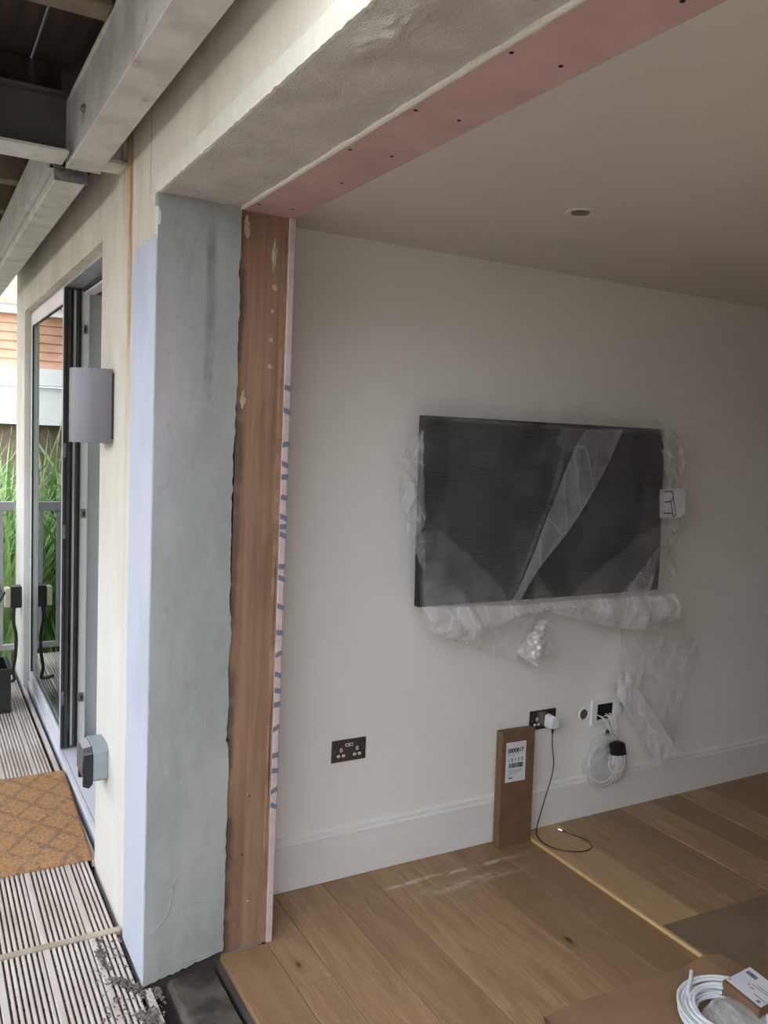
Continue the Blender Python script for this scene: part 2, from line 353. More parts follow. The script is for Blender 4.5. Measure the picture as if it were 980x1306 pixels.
MT = dict(
    facade=m_facade(), patch=m_patch(), jamb=m_jamb(), soffit=m_soffit(), ply=m_ply(), floor=m_floor(), paleoak=m_floor('pale_oak', 0.4), deck=m_deck(), mat=m_mat(),
    foam=m_foam(), film=m_film('thin_polythene', 0.10), film2=m_film('doubled_polythene', 0.30), film4=m_film('folded_polythene', 0.85), film3=m_film('scrunched_polythene', 0.55), glass=m_glass(), steel=m_steel(), balc=m_balc(),
    wall=plain('white_emulsion', rgb(240, 236, 230), rgb(236, 232, 226), 2.0, 0.7, bump=0.06, bscale=90),
    ceil=plain('ceiling_emulsion', rgb(220, 213, 201), rgb(214, 207, 195), 2.0, 0.8),
    skirt=plain('white_satin_paint', rgb(234, 231, 228), rgb(229, 226, 222), 5.0, 0.45),
    bead=plain('white_bead_plaster', rgb(228, 223, 208), rgb(220, 214, 198), 25.0, 0.8, bump=0.3, bscale=200),
    pink=plain('pink_plasterboard', rgb(206, 168, 164), rgb(194, 156, 152), 7.0, 0.8, bump=0.05, bscale=200),
    pinkedge=plain('pink_board_edge_tape', rgb(206, 184, 182), rgb(190, 168, 166), 30.0, 0.7),
    bluemark=plain('blue_grey_print', rgb(112, 116, 132), None, rough=0.7),
    plyedge=plain('split_ply_edge', rgb(166, 132, 104), rgb(138, 104, 80), 14.0, 0.7, bump=0.3, bscale=60),
    plaster=plain('smeared_plaster', rgb(190, 178, 166), rgb(166, 152, 138), 60.0, 0.9, bump=0.4, bscale=200),
    black=plain('black_plastic', rgb(30, 31, 33), rgb(40, 41, 43), 8.0, 0.4),
    tape=plain('black_tape', rgb(26, 26, 27), rgb(36, 36, 37), 30.0, 0.55, bump=0.3, bscale=50),
    hole=plain('dark_hole', rgb(12, 11, 10), None, rough=0.9),
    sub=plain('subfloor', rgb(60, 52, 46), rgb(80, 70, 60), 5.0, 0.9),
    dpm=plain('dirty_black_membrane', rgb(46, 44, 43), rgb(98, 88, 76), 9.0, 0.6, bump=0.6, bscale=35, detail=6),
    soil=plain('dark_void', rgb(40, 34, 30), rgb(58, 50, 42), 6.0, 0.95),
    nickel=plain('black_nickel', rgb(112, 106, 102), rgb(128, 121, 115), 5.0, 0.24, 0.9),
    whitep=plain('white_plastic', rgb(236, 236, 238), rgb(230, 230, 233), 8.0, 0.35),
    upvc=plain('white_upvc', rgb(228, 228, 236), rgb(220, 220, 229), 5.0, 0.35),
    alu=plain('dark_aluminium', rgb(72, 70, 70), rgb(92, 88, 86), 12.0, 0.35, 0.6),
    alul=plain('pale_aluminium', rgb(196, 200, 206), rgb(176, 178, 182), 6.0, 0.35, 0.5),
    seal=plain('rubber_seal', rgb(16, 16, 17), None, rough=0.6),
    keep=plain('zinc_keep', rgb(150, 150, 152), rgb(120, 120, 122), 60.0, 0.35, 0.8),
    lamp=plain('silver_powder_coat', rgb(118, 114, 118), rgb(110, 106, 110), 3.0, 0.4, 0.4),
    oskt=plain('grey_weatherproof_plastic', rgb(150, 160, 164), rgb(138, 148, 152), 14.0, 0.45),
    smoke=plain('smoked_lid_plastic', rgb(96, 94, 98), rgb(78, 76, 80), 20.0, 0.25),
    card=plain('brown_cardboard', rgb(122, 92, 68), rgb(112, 84, 60), 14.0, 0.8, bump=0.1, bscale=70),
    cardd=plain('floor_protection_paper', rgb(150, 118, 88), rgb(138, 107, 79), 6.0, 0.75, bump=0.2, bscale=14),
    cardg=plain('grey_protection_board', rgb(124, 104, 84), rgb(114, 95, 76), 5.0, 0.75, bump=0.1, bscale=10),
    paper=plain('white_label', rgb(226, 226, 230), rgb(218, 218, 223), 20.0, 0.6),
    ink=plain('black_ink', rgb(28, 28, 30), None, rough=0.7), grey=plain('grey_ink', rgb(130, 130, 134), None, rough=0.7), red=plain('red_plastic', rgb(170, 60, 70), None, rough=0.5),
    cable=plain('white_cable_sheath', rgb(228, 230, 234), rgb(220, 222, 226), 30.0, 0.4), cream=plain('cream_cable', rgb(222, 218, 206), None, rough=0.5),
    silver=plain('bright_metal', rgb(210, 210, 212), None, rough=0.2, metal=1.0),
    dlring=plain('downlight_bezel', rgb(226, 220, 206), None, rough=0.5), dlbulb=plain('downlight_lens', rgb(120, 112, 102), rgb(90, 84, 76), 60.0, 0.3),
    oakedge=plain('raw_oak_edge', rgb(216, 182, 130), rgb(200, 164, 112), 20.0, 0.7),
    batten=plain('deck_batten_wood', rgb(184, 170, 150), rgb(158, 142, 122), 14.0, 0.8, bump=0.3, bscale=50),
    crumb=plain('grit_and_shavings', rgb(136, 124, 114), rgb(86, 76, 68), 60.0, 0.9),
    rail=plain('grey_railing_paint', rgb(160, 158, 162), rgb(150, 148, 152), 8.0, 0.5),
    leaf=plain('leaf_green', rgb(150, 178, 112), rgb(106, 142, 82), 4.0, 0.5), straw=plain('dry_stalk', rgb(206, 192, 148), rgb(180, 164, 120), 5.0, 0.7),
    earth=plain('garden_earth', rgb(112, 110, 70), rgb(84, 92, 54), 2.0, 0.95),
    tile=plain('terracotta_tile', rgb(216, 176, 150), rgb(200, 152, 124), 5.0, 0.8), fascia=plain('white_fascia', rgb(236, 234, 232), rgb(224, 220, 218), 3.0, 0.6),
    cedar=plain('orange_cedar_board', rgb(208, 162, 134), rgb(186, 136, 108), 4.0, 0.75), brick=plain('brown_brick', rgb(124, 104, 92), rgb(100, 82, 72), 6.0, 0.9),
    leafd=plain('added_hedge_green', rgb(70, 88, 52), rgb(50, 66, 40), 3.0, 0.9, bump=0.8, bscale=20),
    dirt=plain('packed_dirt', rgb(84, 70, 62), rgb(58, 48, 42), 50.0, 0.95),
    dsteel=plain('dark_grey_steel', rgb(78, 74, 70), rgb(62, 58, 55), 6.0, 0.6),  # darker grey for the cross beam's web and top flange
    paving=plain('bounce_paving', rgb(196, 190, 182), rgb(180, 174, 166), 2.0, 0.85), cedard=plain('added_fence_brown', rgb(120, 98, 80), rgb(98, 80, 64), 3.0, 0.85), board=plain('darkened_unseen_wall', rgb(96, 86, 78), rgb(86, 78, 70), 1.0, 0.85),  # paving pale to bounce daylight up, room wall tone dark to cut it
    joist=plain('pale_joist', rgb(122, 108, 90), rgb(92, 80, 66), 9.0, 0.8), beigep=plain('beige_plastic', rgb(206, 196, 176), None, rough=0.5),
)

# ------------------------------------------------------------------ setting: outside wall with the cut opening
XF = 0.62; YJ = 2.465; ZS = 2.36; YW = 2.748; ZC = 2.393
b = MB()
b.box(XF, 1.012, YJ + 0.028, 3.30, -0.25, 3.3)          # pier between the two openings
b.box(XF, 1.012, 3.30, 5.75, 2.365, 3.3)                # over the sliding door
b.box(XF, 1.012, 5.75, 6.22, -0.25, 3.3)                # far pier
b.box(XF, 1.03, -1.3, YJ + 0.028, ZS + 0.004, 3.3)      # lintel over the big opening
b.box(XF, 1.03, -3.2, -1.3, -0.25, 3.3)
b.box(XF, 1.03, -3.2, 6.22, 3.3, 5.6)                   # upper storey
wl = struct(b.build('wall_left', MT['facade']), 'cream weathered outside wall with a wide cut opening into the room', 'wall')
# repainted white strip at the corner, slightly proud
def P(u, v):
    z = lerp(-0.03, 2.238, v)
    y1 = 2.746 + 0.012 * v + 0.006 * nz(3, z, 0, 3.0)
    if v > 0.985: y1 = 2.72
    y0 = YJ + 0.005 + 0.001 * nz(8, z, 2, 14)
    zz = z + (0.012 * nz(u * 6, 1, 3, 1.5) - 0.03 * max(0, u - 0.55) if v > 0.99 else 0)
    return (0.6105 + 0.001 * nz(u, z, 5, 8), lerp(y0, y1, u), zz)
b = MB().slabgrid(P, 8, 90, (0.02, 0, 0)); b.build('repair_patch', MT['patch'], wl, smooth=True)
# grey render on the jamb, ragged towards the plywood
def P(u, v):
    zb = lerp(-0.032, 0.018, u) + 0.006 * nz(u * 9, 0, 1, 2)
    z = lerp(zb, ZS - 0.004, v)
    x1 = 0.857 + 0.006 * nz(2, z, 0, 9) + 0.004 * nz(5, z, 1, 40) - 0.02 * max(0, 0.62 - abs(v - 0.62) * 4) * 0.6 + 0.004
    if v < 0.3: x1 += 0.006
    x0 = 0.6135 + 0.002 * nz(7, z, 4, 22)
    x = lerp(x0, x1, u)
    y = YJ + 0.0025 * nz(x * 2, 4, z, 5) + 0.0012 * nz(x, 2, z, 30)
    return (x, y, z)
jr = MB().slabgrid(P, 36, 260, (0, 0.03, 0)).build('jamb_render', MT['jamb'], wl, smooth=True)
for pl, r_ in (([(0.711, 0.310), (0.695, 0.254), (0.692, 0.207), (0.675, 0.177), (0.637, 0.136)], 0.0014), ([(0.692, 0.207), (0.79, 0.2), (0.848, 0.192)], 0.001), ([(0.70, 0.012), (0.775, 0.018), (0.846, 0.024)], 0.0016)):
    pts = [(p[0] + 0.003 * nz(p[0], p[2], 1, 60), YJ - 0.0006, p[2] + 0.003 * nz(p[0], p[2], 5, 60)) for p in smoothline([(a, 0, c) for a, c in pl], 10)]
    MB().tube(pts, r_, 5).build('trowel_ridge', MT['jamb'], jr)
MB().box(0.846, 0.872, 2.478, 2.494, 0.0, ZS).build('jamb_gap', MT['hole'], wl)
# rough render under the lintel
def P(u, v):
    y = lerp(-1.3, YJ, v); x = lerp(0.619, 0.86, u)
    h = 0.003 * nz(x, y, 0, 12) + 0.0012 * nz(x, y, 3, 60)
    k = math.exp(-((x - 0.68) / 0.035) ** 2 - ((y - 1.22) / 0.13) ** 2)
    h += k * (0.010 + 0.016 * abs(nz(x * 1.0 + y * 0.25, y * 0.4, 1, 45)))
    return (x + (0.003 * nz(1, y, 2, 30) if u == 0 else 0), y, ZS - 0.006 - h)
MB().slabgrid(P, 44, 420, (0, 0, 0.012)).build('soffit_render', MT['soffit'], wl, smooth=True)
# bead along the outer arris and the inner one
def P(u, v):
    y = lerp(-1.3, YJ + 0.002, v)
    z = lerp(ZS - 0.006 + 0.004 * nz(2, y, 0, 45), 2.404 + 0.003 * nz(6, y, 0, 10), u)
    return (0.6135 + 0.001 * nz(y, z, 1, 25), y, z)
MB().slabgrid(P, 3, 300, (0.008, 0, 0)).build('arris_bead', MT['bead'], wl, smooth=True)
def P(u, v):
    z = lerp(2.225, 2.40, v); y = lerp(YJ + 0.003 * nz(1, z, 0, 30), 2.497 + 0.003 * nz(4, z, 1, 18), u)
    return (0.6135, y, z)
MB().slabgrid(P, 2, 30, (0.008, 0, 0)).build('arris_bead', MT['bead'], wl)
def P(u, v):
    y = lerp(-1.3, YJ, v); x = lerp(0.858 + 0.0015 * nz(2, y, 0, 40), 0.871 + 0.002 * nz(5, y, 0, 20), u)
    return (x, y, ZS - 0.012 - 0.002 * math.sin(u * 3.14))
MB().slabgrid(P, 3, 260, (0, 0, 0.015)).build('plaster_bead', MT['bead'], wl, smooth=True)

# plywood lining of the jamb
t1 = struct(MB().box(0.864, 1.0, 2.477, 2.493, 0.0, ZS - 0.012).build('trim_1', MT['ply']), 'stained brown plywood strip lining the opening jamb', 'trim')
def P(u, v):
    z = lerp(0.002, ZS - 0.012, v)
    return (lerp(0.999, 1.016 + 0.0015 * nz(1, z, 0, 8), u), 2.474 + (0.004 * max(0, nz(3, z, 2, 6)) + 0.003 * nz(2, z, 9, 30)), z)
MB().slabgrid(P, 3, 160, (0, 0.016, 0)).build('split_edge', MT['plyedge'], t1)
def P(u, v):
    z = lerp(0.1, 2.3, v); w = 0.0035 * max(0.0, nz(4, z, 2, 3.2) + 0.25)
    return (1.0075 + 0.004 * nz(1, z, 6, 4) + (u - 0.5) * w, 2.4695, z)
MB().grid(P, 1, 200).build('edge_split', MT['hole'], t1)
def smear(cx, cz, w, h, seed):
    def P(u, v):
        a = 2 * math.pi * u; r = v * (0.65 + 0.5 * nz(math.cos(a) * 1.5, math.sin(a) * 1.5, seed, 1.3))
        return (cx + w * r * math.cos(a) , 2.4772 - 0.002 * (1 - v ** 2), cz + h * r * math.sin(a))
    MB().grid(P, 22, 4).build('plaster_smear', MT['plaster'], t1)
for k, (cx, cz, w, h) in enumerate([(0.974, 2.235, 0.014, 0.07), (0.978, 2.135, 0.014, 0.016), (0.972, 2.062, 0.010, 0.008), (0.970, 1.975, 0.012, 0.010), (0.972, 1.893, 0.013, 0.011),
                                    (0.884, 2.30, 0.016, 0.05), (0.886, 1.785, 0.012, 0.045), (0.95, 0.16, 0.010, 0.004)]):
    smear(cx, cz, w, h, k * 3.1)
t2 = struct(MB().box(1.017, 1.038, 2.468, YW, 0.0, ZS - 0.012).build('trim_2', MT['pinkedge'], bevel=0.002), 'pink plasterboard edge beside the plywood, with blue tape marks', 'trim')
for z in (1.83, 1.758, 1.654, 1.59, 1.551, 1.486, 1.423, 1.393, 1.366, 1.265, 1.227, 1.134, 1.05, 0.98, 0.911, 0.859, 0.813, 0.735, 0.643, 0.591, 0.525, 0.472):
    s = random.uniform(-0.006, 0.006)
    MB().prism([(1.0165, z - 0.008 - s), (1.0383, z - 0.008 + s), (1.0383, z + 0.009 + s), (1.0165, z + 0.009 - s)], 'y', 2.4672, 2.4685).build('print_mark', MT['bluemark'], t2)
# pink plasterboard strip under the lintel
t3 = struct(MB().box(0.871, 1.036, -1.3, YJ + 0.012, ZS - 0.012, ZS + 0.002).build('trim_3', MT['pink']), 'pink plasterboard strip fixed under the lintel of the opening', 'trim')
for xx, ys in ((0.884, (2.385, 1.80, 1.51, 1.2, 0.9, 0.6)), (0.985, (2.372, 2.046, 1.782, 1.504, 1.192, 0.927, 0.6))):
    for yy in ys: MB().lathe([(0.0045, 0), (0.0045, 0.004), (0.003, 0.005)], (xx, yy, ZS - 0.0128), 'z', 10).build('screw_hole', MT['hole'], t3)

# ------------------------------------------------------------------ setting: room
wb = struct(MB().box(1.038, 5.8, YW, YW + 0.2, 0.0, 2.6).build('wall_back', MT['wall']), 'white painted back wall carrying the wrapped television', 'wall')
struct(MB().box(5.6, 5.8, -3.2, YW, 0.0, 2.6).build('wall_right', MT['board']), 'end wall of the room outside the view, darkened to cut bounced light', 'wall')  # unseen wall, colour darkened to reduce bounced light in the room
struct(MB().box(0.62, 5.8, -3.4, -3.2, 0.0, 2.6).build('wall_front', MT['board']), 'wall of the room behind the camera, darkened to cut bounced light', 'wall')  # dark colour here also keeps bounced light down
struct(MB().box(1.03, 5.8, -3.3, YW + 0.1, ZC, ZC + 0.15).build('ceiling', MT['ceil']), 'plain off-white plastered ceiling', 'ceiling')
sk = MB().prism([(YW, 0.0), (YW - 0.018, 0.0), (YW - 0.018, 0.176), (YW - 0.016, 0.180), (YW - 0.012, 0.182), (YW - 0.011, 0.196), (YW - 0.006, 0.202), (YW, 0.203)], 'x', 1.038, 5.6)
struct(sk.build('baseboard_back', MT['skirt']), 'tall white moulded skirting board along the back wall', 'baseboard')
fl = struct(MB().box(0.852, 5.6, -3.2, YW, -0.10, -0.019).build('floor', MT['sub']), 'oak plank floor of the room', 'floor')
def plank(x0, x1, y0, y1, z0=-0.0185, z1=0.0, mat='floor', name='floor_plank'):
    g = 0.0009
    c = ((x0 + x1) / 2, (y0 + y1) / 2, z1)
    return MB().box(x0 + g, x1 - g, y0 + g, y1 - g, z0, z1).build(name, MT[mat], fl, origin=c, bevel=0.0018)
YE = YW - 0.0185
cols = [(0.858, 1.02, [-3.2, -1.0, 0.9, 2.47]), (1.02, 1.148, [-3.2, -1.4, 0.35, 2.22, YE])]
x = 1.148
for k in range(6):
    cols.append((x, x + 0.192, [-3.2] + sorted(random.uniform(-2.2, 0.2) + a for a in (0.0, 1.9)) + [YE])); x += 0.192
for x0, x1, ys in cols:
    for a, c in zip(ys[:-1], ys[1:]): plank(x0, x1, a, c)
XR = x; RH = 0.013
k = 0; x = XR
while x < 5.58:
    x1 = min(x + 0.192, 5.598)
    ys = [-3.2, -0.9 + 0.5 * math.sin(k * 2.1), 1.2 + 0.6 * math.sin(k * 1.3 + 1), YE] if k else [-3.2, -0.6, 1.4, YE]
    for a, c in zip(ys[:-1], ys[1:]): plank(x, x1, a, c, -0.0185, RH, 'floor' if k else 'paleoak')
    x = x1; k += 1
MB().box(XR - 0.004, XR + 0.0004, 1.0, 2.66, -0.002, RH - 0.001).build('raw_plank_edge', MT['oakedge'], fl)
# strip of boards past the opening edge, dark threshold
th = struct(MB().box(0.62, 0.852, -1.3, YJ + 0.02, -0.25, -0.085).build('floor_threshold', MT['soil']), 'dark dirty trench along the opening threshold', 'floor')
MB().prism([(0.62, -0.25), (0.862, -0.25), (0.862, 0.010), (0.62, -0.038)], 'y', 2.470, 2.4925).build('footing', MT['soil'], th)
def P(u, v):
    a = [(0.685, -0.085), (0.688, -0.05), (0.70, -0.036), (0.77, -0.033), (0.835, -0.036), (0.842, -0.085)]
    x, z = samp(a, u); y = lerp(-1.3, 2.482, v)
    return (x + 0.004 * nz(u, y, 2, 9), y, z + 0.004 * nz(x, y, 4, 25))
MB().grid(P, 20, 160).build('membrane_strip', MT['dpm'], th, smooth=True)

# ------------------------------------------------------------------ setting: deck outside
dk = struct(MB().box(-1.8, 0.648, -1.6, 6.6, -0.25, -0.09).build('floor_deck', MT['soil']), 'grooved timber deck along the outside wall', 'deck')
def board_mesh(w, L):
    prof = [(-w / 2, -0.026)]; n = 8; zt = 0.0
    flat = 0.022
    x = -w / 2
    prof += [(x, -0.002), (x + 0.002, zt), (x + flat - 0.003, zt), (x + flat - 0.001, -0.003)]
    x += flat; pitch = (w - flat) / 7 if w > 0.12 else 0.0164
    while x + pitch <= w / 2 + 1e-4:
        gr = 0.0066
        prof += [(x, -0.012), (x + gr - 0.001, -0.012), (x + gr, -0.003), (x + gr + 0.002, -0.0006), (x + gr + (pitch - gr) / 2, zt), (x + pitch - 0.002, -0.0006), (x + pitch - 0.0005, -0.003)]
        x += pitch
    prof += [(prof[-1][0], -0.026)]
    b = MB().prism(prof, 'y', -L / 2, L / 2)
    me = bpy.data.meshes.new('deck_board'); bm = bmesh.new(); vs = [bm.verts.new(v) for v in b.v]
    for f in b.f: bm.faces.new([vs[i] for i in f])
    bmesh.ops.triangulate(bm, faces=[f for f in bm.faces if len(f.verts) > 4]); bmesh.ops.recalc_face_normals(bm, faces=bm.faces)
    bm.to_mesh(me); bm.free(); me.materials.append(MT['deck']); return me
ZD = -0.03
def row(y0, y1, edge):
    full = board_mesh(0.141, y1 - y0); cut = board_mesh(edge - 0.509, y1 - y0)
    link('deck_board', cut, None, dk, ((0.509 + edge) / 2, (y0 + y1) / 2, ZD))
    xr = 0.505
    while xr > -1.75:
        link('deck_board', full, None, dk, (xr - 0.0705, (y0 + y1) / 2, ZD)); xr -= 0.145
row(2.815, 6.55, 0.61); row(-1.6, 2.785, 0.61)
link('deck_board', board_mesh(0.034, 4.05), None, dk, (0.630, 0.425, ZD))
link('deck_board', board_mesh(0.037, 2.43), None, dk, (0.6315, 4.524, ZD))
MB().prism([(2.787, -0.055), (2.813, -0.055), (2.813, -0.028), (2.808, -0.0235), (2.792, -0.0235), (2.787, -0.028)], 'x', -1.75, 0.611).build('deck_batten', MT['batten'], dk)
gd = struct(MB().box(-30, 30, -20, 40, -0.9, -0.6).build('ground', MT['earth']), 'green garden ground beyond the deck', 'ground')
gp = struct(MB().box(-12, -1.85, -15, 6.4, -0.6, -0.42).box(-1.85, 0.6, -15, -1.65, -0.6, -0.42).box(0.6, 8, -15, -3.5, -0.6, -0.42).build('added_paving', MT['paving']), 'added pale paving beside the deck, bounces daylight upward', 'paving')  # unseen paving added as a pale reflector for soffit, ceiling and beams
ob = struct(MB().box(-12, 9, -13.5, -13.2, -0.42, 4.4).build('added_opposite_wall', MT['brick']), 'added brick wall behind the camera, blocks low daylight', 'wall')  # unseen wall added so less low daylight reaches the upper room
hg = struct(MB().box(-4.4, -3.6, -13.0, -2.0, -0.42, 3.0).build('added_hedge', MT['leafd']), 'added unseen hedge behind the camera, blocks daylight from the side', 'hedge')  # unseen hedge added to darken the right side of the room
fc = struct(MB().box(-3.7, -3.6, -2.0, 6.4, -0.42, 1.55).build('added_fence', MT['cedard']), 'added fence beside the deck, outside the view, blocks low daylight', 'fence')  # unseen fence added to hold back daylight from the deck side

# dirt and shavings on the deck
def chips(name, n, place, smin, smax, mat, label, cat, flat=0.35):
    b = MB(); rnd = random.Random(len(name) * 7 + n)
    for i in range(n):
        x, y, z = place(rnd); s = rnd.uniform(smin, smax); a = rnd.uniform(0, 6.28); e = rnd.uniform(0.5, 2.2)
        pts = []
        for dx, dy in ((-1, -1), (1, -1), (1, 1), (-1, 1)):
            u = dx * s * e * rnd.uniform(0.6, 1); v = dy * s * rnd.uniform(0.5, 1)
            pts.append((x + u * math.cos(a) - v * math.sin(a), y + u * math.sin(a) + v * math.cos(a)))
        h = s * flat * rnd.uniform(0.6, 2.0); tl = rnd.uniform(-0.5, 0.5) * s
        b.add([(p[0], p[1], z + (tl if k in (0, 1) else 0)) for k, p in enumerate(pts)] + [(x + 0.6 * (p[0] - x), y + 0.6 * (p[1] - y), z + h + (tl if k in (0, 1) else 0)) for k, p in enumerate(pts)],
              [(3, 2, 1, 0), (4, 5, 6, 7), (0, 1, 5, 4), (1, 2, 6, 5), (2, 3, 7, 6), (3, 0, 4, 7)])
    o = b.build(name, MT[mat]); o['kind'] = 'stuff'; tag(o, label, cat); return o
def pl1(r):
    while True:
        x = r.uniform(0.42, 0.655); y = r.uniform(2.15, 2.78)
        k = math.exp(-((x - 0.60) / 0.07) ** 2 - ((y - 2.42) / 0.16) ** 2) + 0.75 * math.exp(-((x - 0.55) / 0.05) ** 2 - ((y - 2.68) / 0.10) ** 2)
        if x > 0.604 and y > 2.44: continue
        if r.random() < k * max(0.03, 1.8 * nz(x, y * 0.6, 0, 24)): return x, y, ZD - 0.003 + r.random() * 0.010
chips('plaster_crumbs', 1100, pl1, 0.0012, 0.005, 'crumb', 'grey plaster crumbs and shavings strewn on the deck by the jamb', 'debris')
def pl2(r):
    k = r.randrange(0, 5); xr = (0.650, 0.505, 0.36, 0.215, 0.07)[k]
    j = r.randrange(0, 7); x = xr - 0.141 + 0.026 + j * 0.01643 + r.uniform(0.0, 0.0055)
    if k == 0: x = 0.509 + 0.026 + r.randrange(0, 5) * 0.0165 + r.uniform(0, 0.0055)
    return min(x, 0.606), 2.80 - abs(r.gauss(0, 0.35)) + (0.5 * r.random() if r.random() < 0.2 else 0), ZD - 0.012 + r.random() * 0.005
chips('deck_dirt_crumbs', 1300, pl2, 0.0012, 0.003, 'soil', 'dark crumbs lying in the grooves of the deck boards', 'dirt', 0.9)
b = MB(); grooves = [(xr - 0.141 + 0.022 + j * 0.017) for xr in (0.505, 0.36, 0.215, 0.07) for j in range(7)] + [0.509 + 0.022 + j * 0.0164 for j in range(4)]
for gx in grooves:
    for ya, yb in ((1.9, 2.785), (2.816, 3.31)):
        def P(u, v):
            y = lerp(ya, yb, v); return (gx + 0.0004 + u * 0.0058, y, ZD - 0.0095 + 0.0035 * nz(gx * 9, y, u, 30) + 0.0015 * nz(gx, y, 7, 140))
        b.grid(P, 2, 150)
o = b.build('deck_dirt', MT['dirt']); o['kind'] = 'stuff'; tag(o, 'dark dirt packed along the grooves of the deck boards', 'dirt')

# ------------------------------------------------------------------ sliding door in the outside wall
d1 = bpy.data.objects.new('door_1', None); COL.objects.link(d1); WL['door_1'] = Vector((0.66, 4.5, -0.03)); d1.location = WL['door_1']
struct(d1, 'sliding glass door with its panels pushed back, set in the outside wall', 'door')
MB().box(0.652, 0.668, 3.30, 5.745, -0.085, 0.002).box(0.646, 0.668, 3.30, 5.745, 0.0, 0.006).build('sill_upstand', MT['upvc'], d1, bevel=0.002)
MB().box(0.669, 0.98, 3.30, 5.745, -0.03, 0.004).build('sill_top', MT['upvc'], d1)
MB().box(0.662, 0.80, 3.302, 5.748, 2.352, 2.3655).build('head_track', MT['alul'], d1, bevel=0.002)
MB().box(0.742, 0.752, 3.302, 4.44, 2.335, 2.3525).build('head_seal', MT['seal'], d1)
MB().box(0.753, 0.80, 3.302, 4.44, 2.325, 2.3525).build('head_lining', MT['upvc'], d1)
def leaf(x0, x1, y0, y1, frame, edge, tone):
    lf = MB().box(x0, x1, y0, y0 + 0.022, 0.012, 2.348).build('door_leaf', MT[edge], d1, bevel=0.002)
    MB().box(x0, x1, y0 + 0.022, y1 - 0.055, 2.272, 2.348).build('top_rail', MT[frame], lf, bevel=0.002)
    MB().box(x0, x1, y0 + 0.022, y1 - 0.055, 0.012, 0.085).build('bottom_rail', MT[frame], lf, bevel=0.002)
    MB().box(x0, x1, y1 - 0.055, y1, 0.012, 2.348).build('stile', MT[frame], lf, bevel=0.002)
    MB().box(x0 + 0.008, x0 + 0.014, y0 + 0.022, y1 - 0.055, 0.085, 2.272).build('glass_pane', MT['glass'], lf)
    MB().box(x0 + 0.002, x0 + 0.0085, y1 - 0.0625, y1 - 0.054, 0.085, 2.272).box(x0 + 0.002, x0 + 0.0085, y0 + 0.022, y1 - 0.055, 2.264, 2.2722).build('gasket', MT['seal'], lf)
    return lf
l1 = leaf(0.655, 0.693, 4.45, 5.742, 'upvc', 'alu', 0)
MB().box(0.6535, 0.6575, 4.448, 4.458, 0.012, 2.348).build('edge_strip', MT['upvc'], l1)
MB().box(0.668, 0.676, 4.4475, 4.4505, 0.02, 2.34).build('edge_seal', MT['seal'], l1)
for z in (1.14, 1.55, 0.28): MB().box(0.661, 0.672, 4.440, 4.4505, z - 0.035, z + 0.035).build('lock_plate', MT['keep'], l1, bevel=0.001)
l2 = leaf(0.700, 0.738, 4.462, 5.70, 'alul', 'alu', 0)
MB().box(0.706, 0.716, 4.458, 4.463, 0.02, 2.34).build('edge_strip', MT['alul'], l2)
MB().box(0.730, 0.741, 4.456, 4.463, 0.012, 2.348).build('edge_seal', MT['seal'], l2)
st = MB().box(0.7425, 0.782, 4.47, 4.53, 0.012, 2.348).build('fixed_stile', MT['skirt'], d1, bevel=0.002)
for z in (2.154, 1.231, 0.271):
    kp = MB().box(0.748, 0.770, 4.452, 4.4705, z - 0.022, z + 0.022).build('lock_keep', MT['keep'], st, bevel=0.002)
    MB().box(0.755, 0.764, 4.4505, 4.4525, z - 0.012, z + 0.012).build('keep_slot', MT['seal'], kp)
MB().box(0.783, 0.98, 4.62, 4.66, 0.004, 2.352).build('lining_panel', MT['upvc'], d1)
MB().box(0.797, 0.801, 4.665, 5.74, 0.006, 2.35).build('added_pale_sheet', MT['skirt'], d1)  # pale sheet added behind the pane to whiten the glass
struct(MB().box(1.0, 3.6, YW + 0.2, 6.22, -0.1, -0.04).box(3.5, 3.6, YW + 0.2, 6.22, -0.04, 2.6).box(1.0, 3.6, 6.12, 6.22, -0.04, 2.6).box(1.012, 3.6, YW + 0.2, 6.22, 2.45, 2.6).build('wall_inner', MT['wall']),
       'pale inner walls of the neighbouring room behind the glass door', 'wall')

# ------------------------------------------------------------------ balcony above
YB = 1.35
bl = struct(MB().box(-1.85, -1.78, YB, 6.7, 2.50, 2.93).build('ceiling_balcony', MT['joist']), 'timber and steel balcony floor overhead', 'balcony')
x = 0.617; k = 0
bme = None
while x > -1.75:
    w = 0.1335
    MB().box(x - w, x, YB, 6.7, 2.86, 2.888).build('balcony_board', MT['balc'], bl, origin=(x - w / 2, 2, 2.86)); x -= w + (0.007 if k == 1 else 0.0006); k += 1
jm = None
for y in (1.45, 1.75, 2.335, 3.55, 4.15, 4.75, 5.35, 5.95, 6.5):
    if jm is None:
        o = MB().box(-1.78, 0.438, y - 0.09, y, 2.715, 2.858).build('joist', MT['joist'], bl, origin=(0, y, 2.79), bevel=0.003); jm = o.data
    else: link('joist', jm, None, bl, (0, y, 2.79))
MB().box(-1.78, 0.438, 3.06, 3.12, 2.735, 2.858).build('ledger', MT['balc'], bl)
MB().box(0.572, 0.6185, YB, 6.2, 2.67, 2.858).build('added_shade_strip', MT['balc'], bl)  # dark timber strip added to deepen the shade between beam and wall
def lchan(b, x0, x1, y0, y1, z0, z1, web, t=0.011):
    b.box(x0, x1, y0, y1, z0, z0 + t); b.box(web, web + 0.009, y0, y1, z0 + t, z1 - t); b.box(x0, x1, y0, y1, z1 - t, z1)
    b.prism([(web - 0.006, z0 + t), (web, z0 + t), (web, z0 + t + 0.008)], 'y', y0, y1)
B1 = thing('steel_beam', 'pale painted steel beam overhead, nearest the camera, beside the cream wall', 'beam', (0.5, 0.7, 2.52))
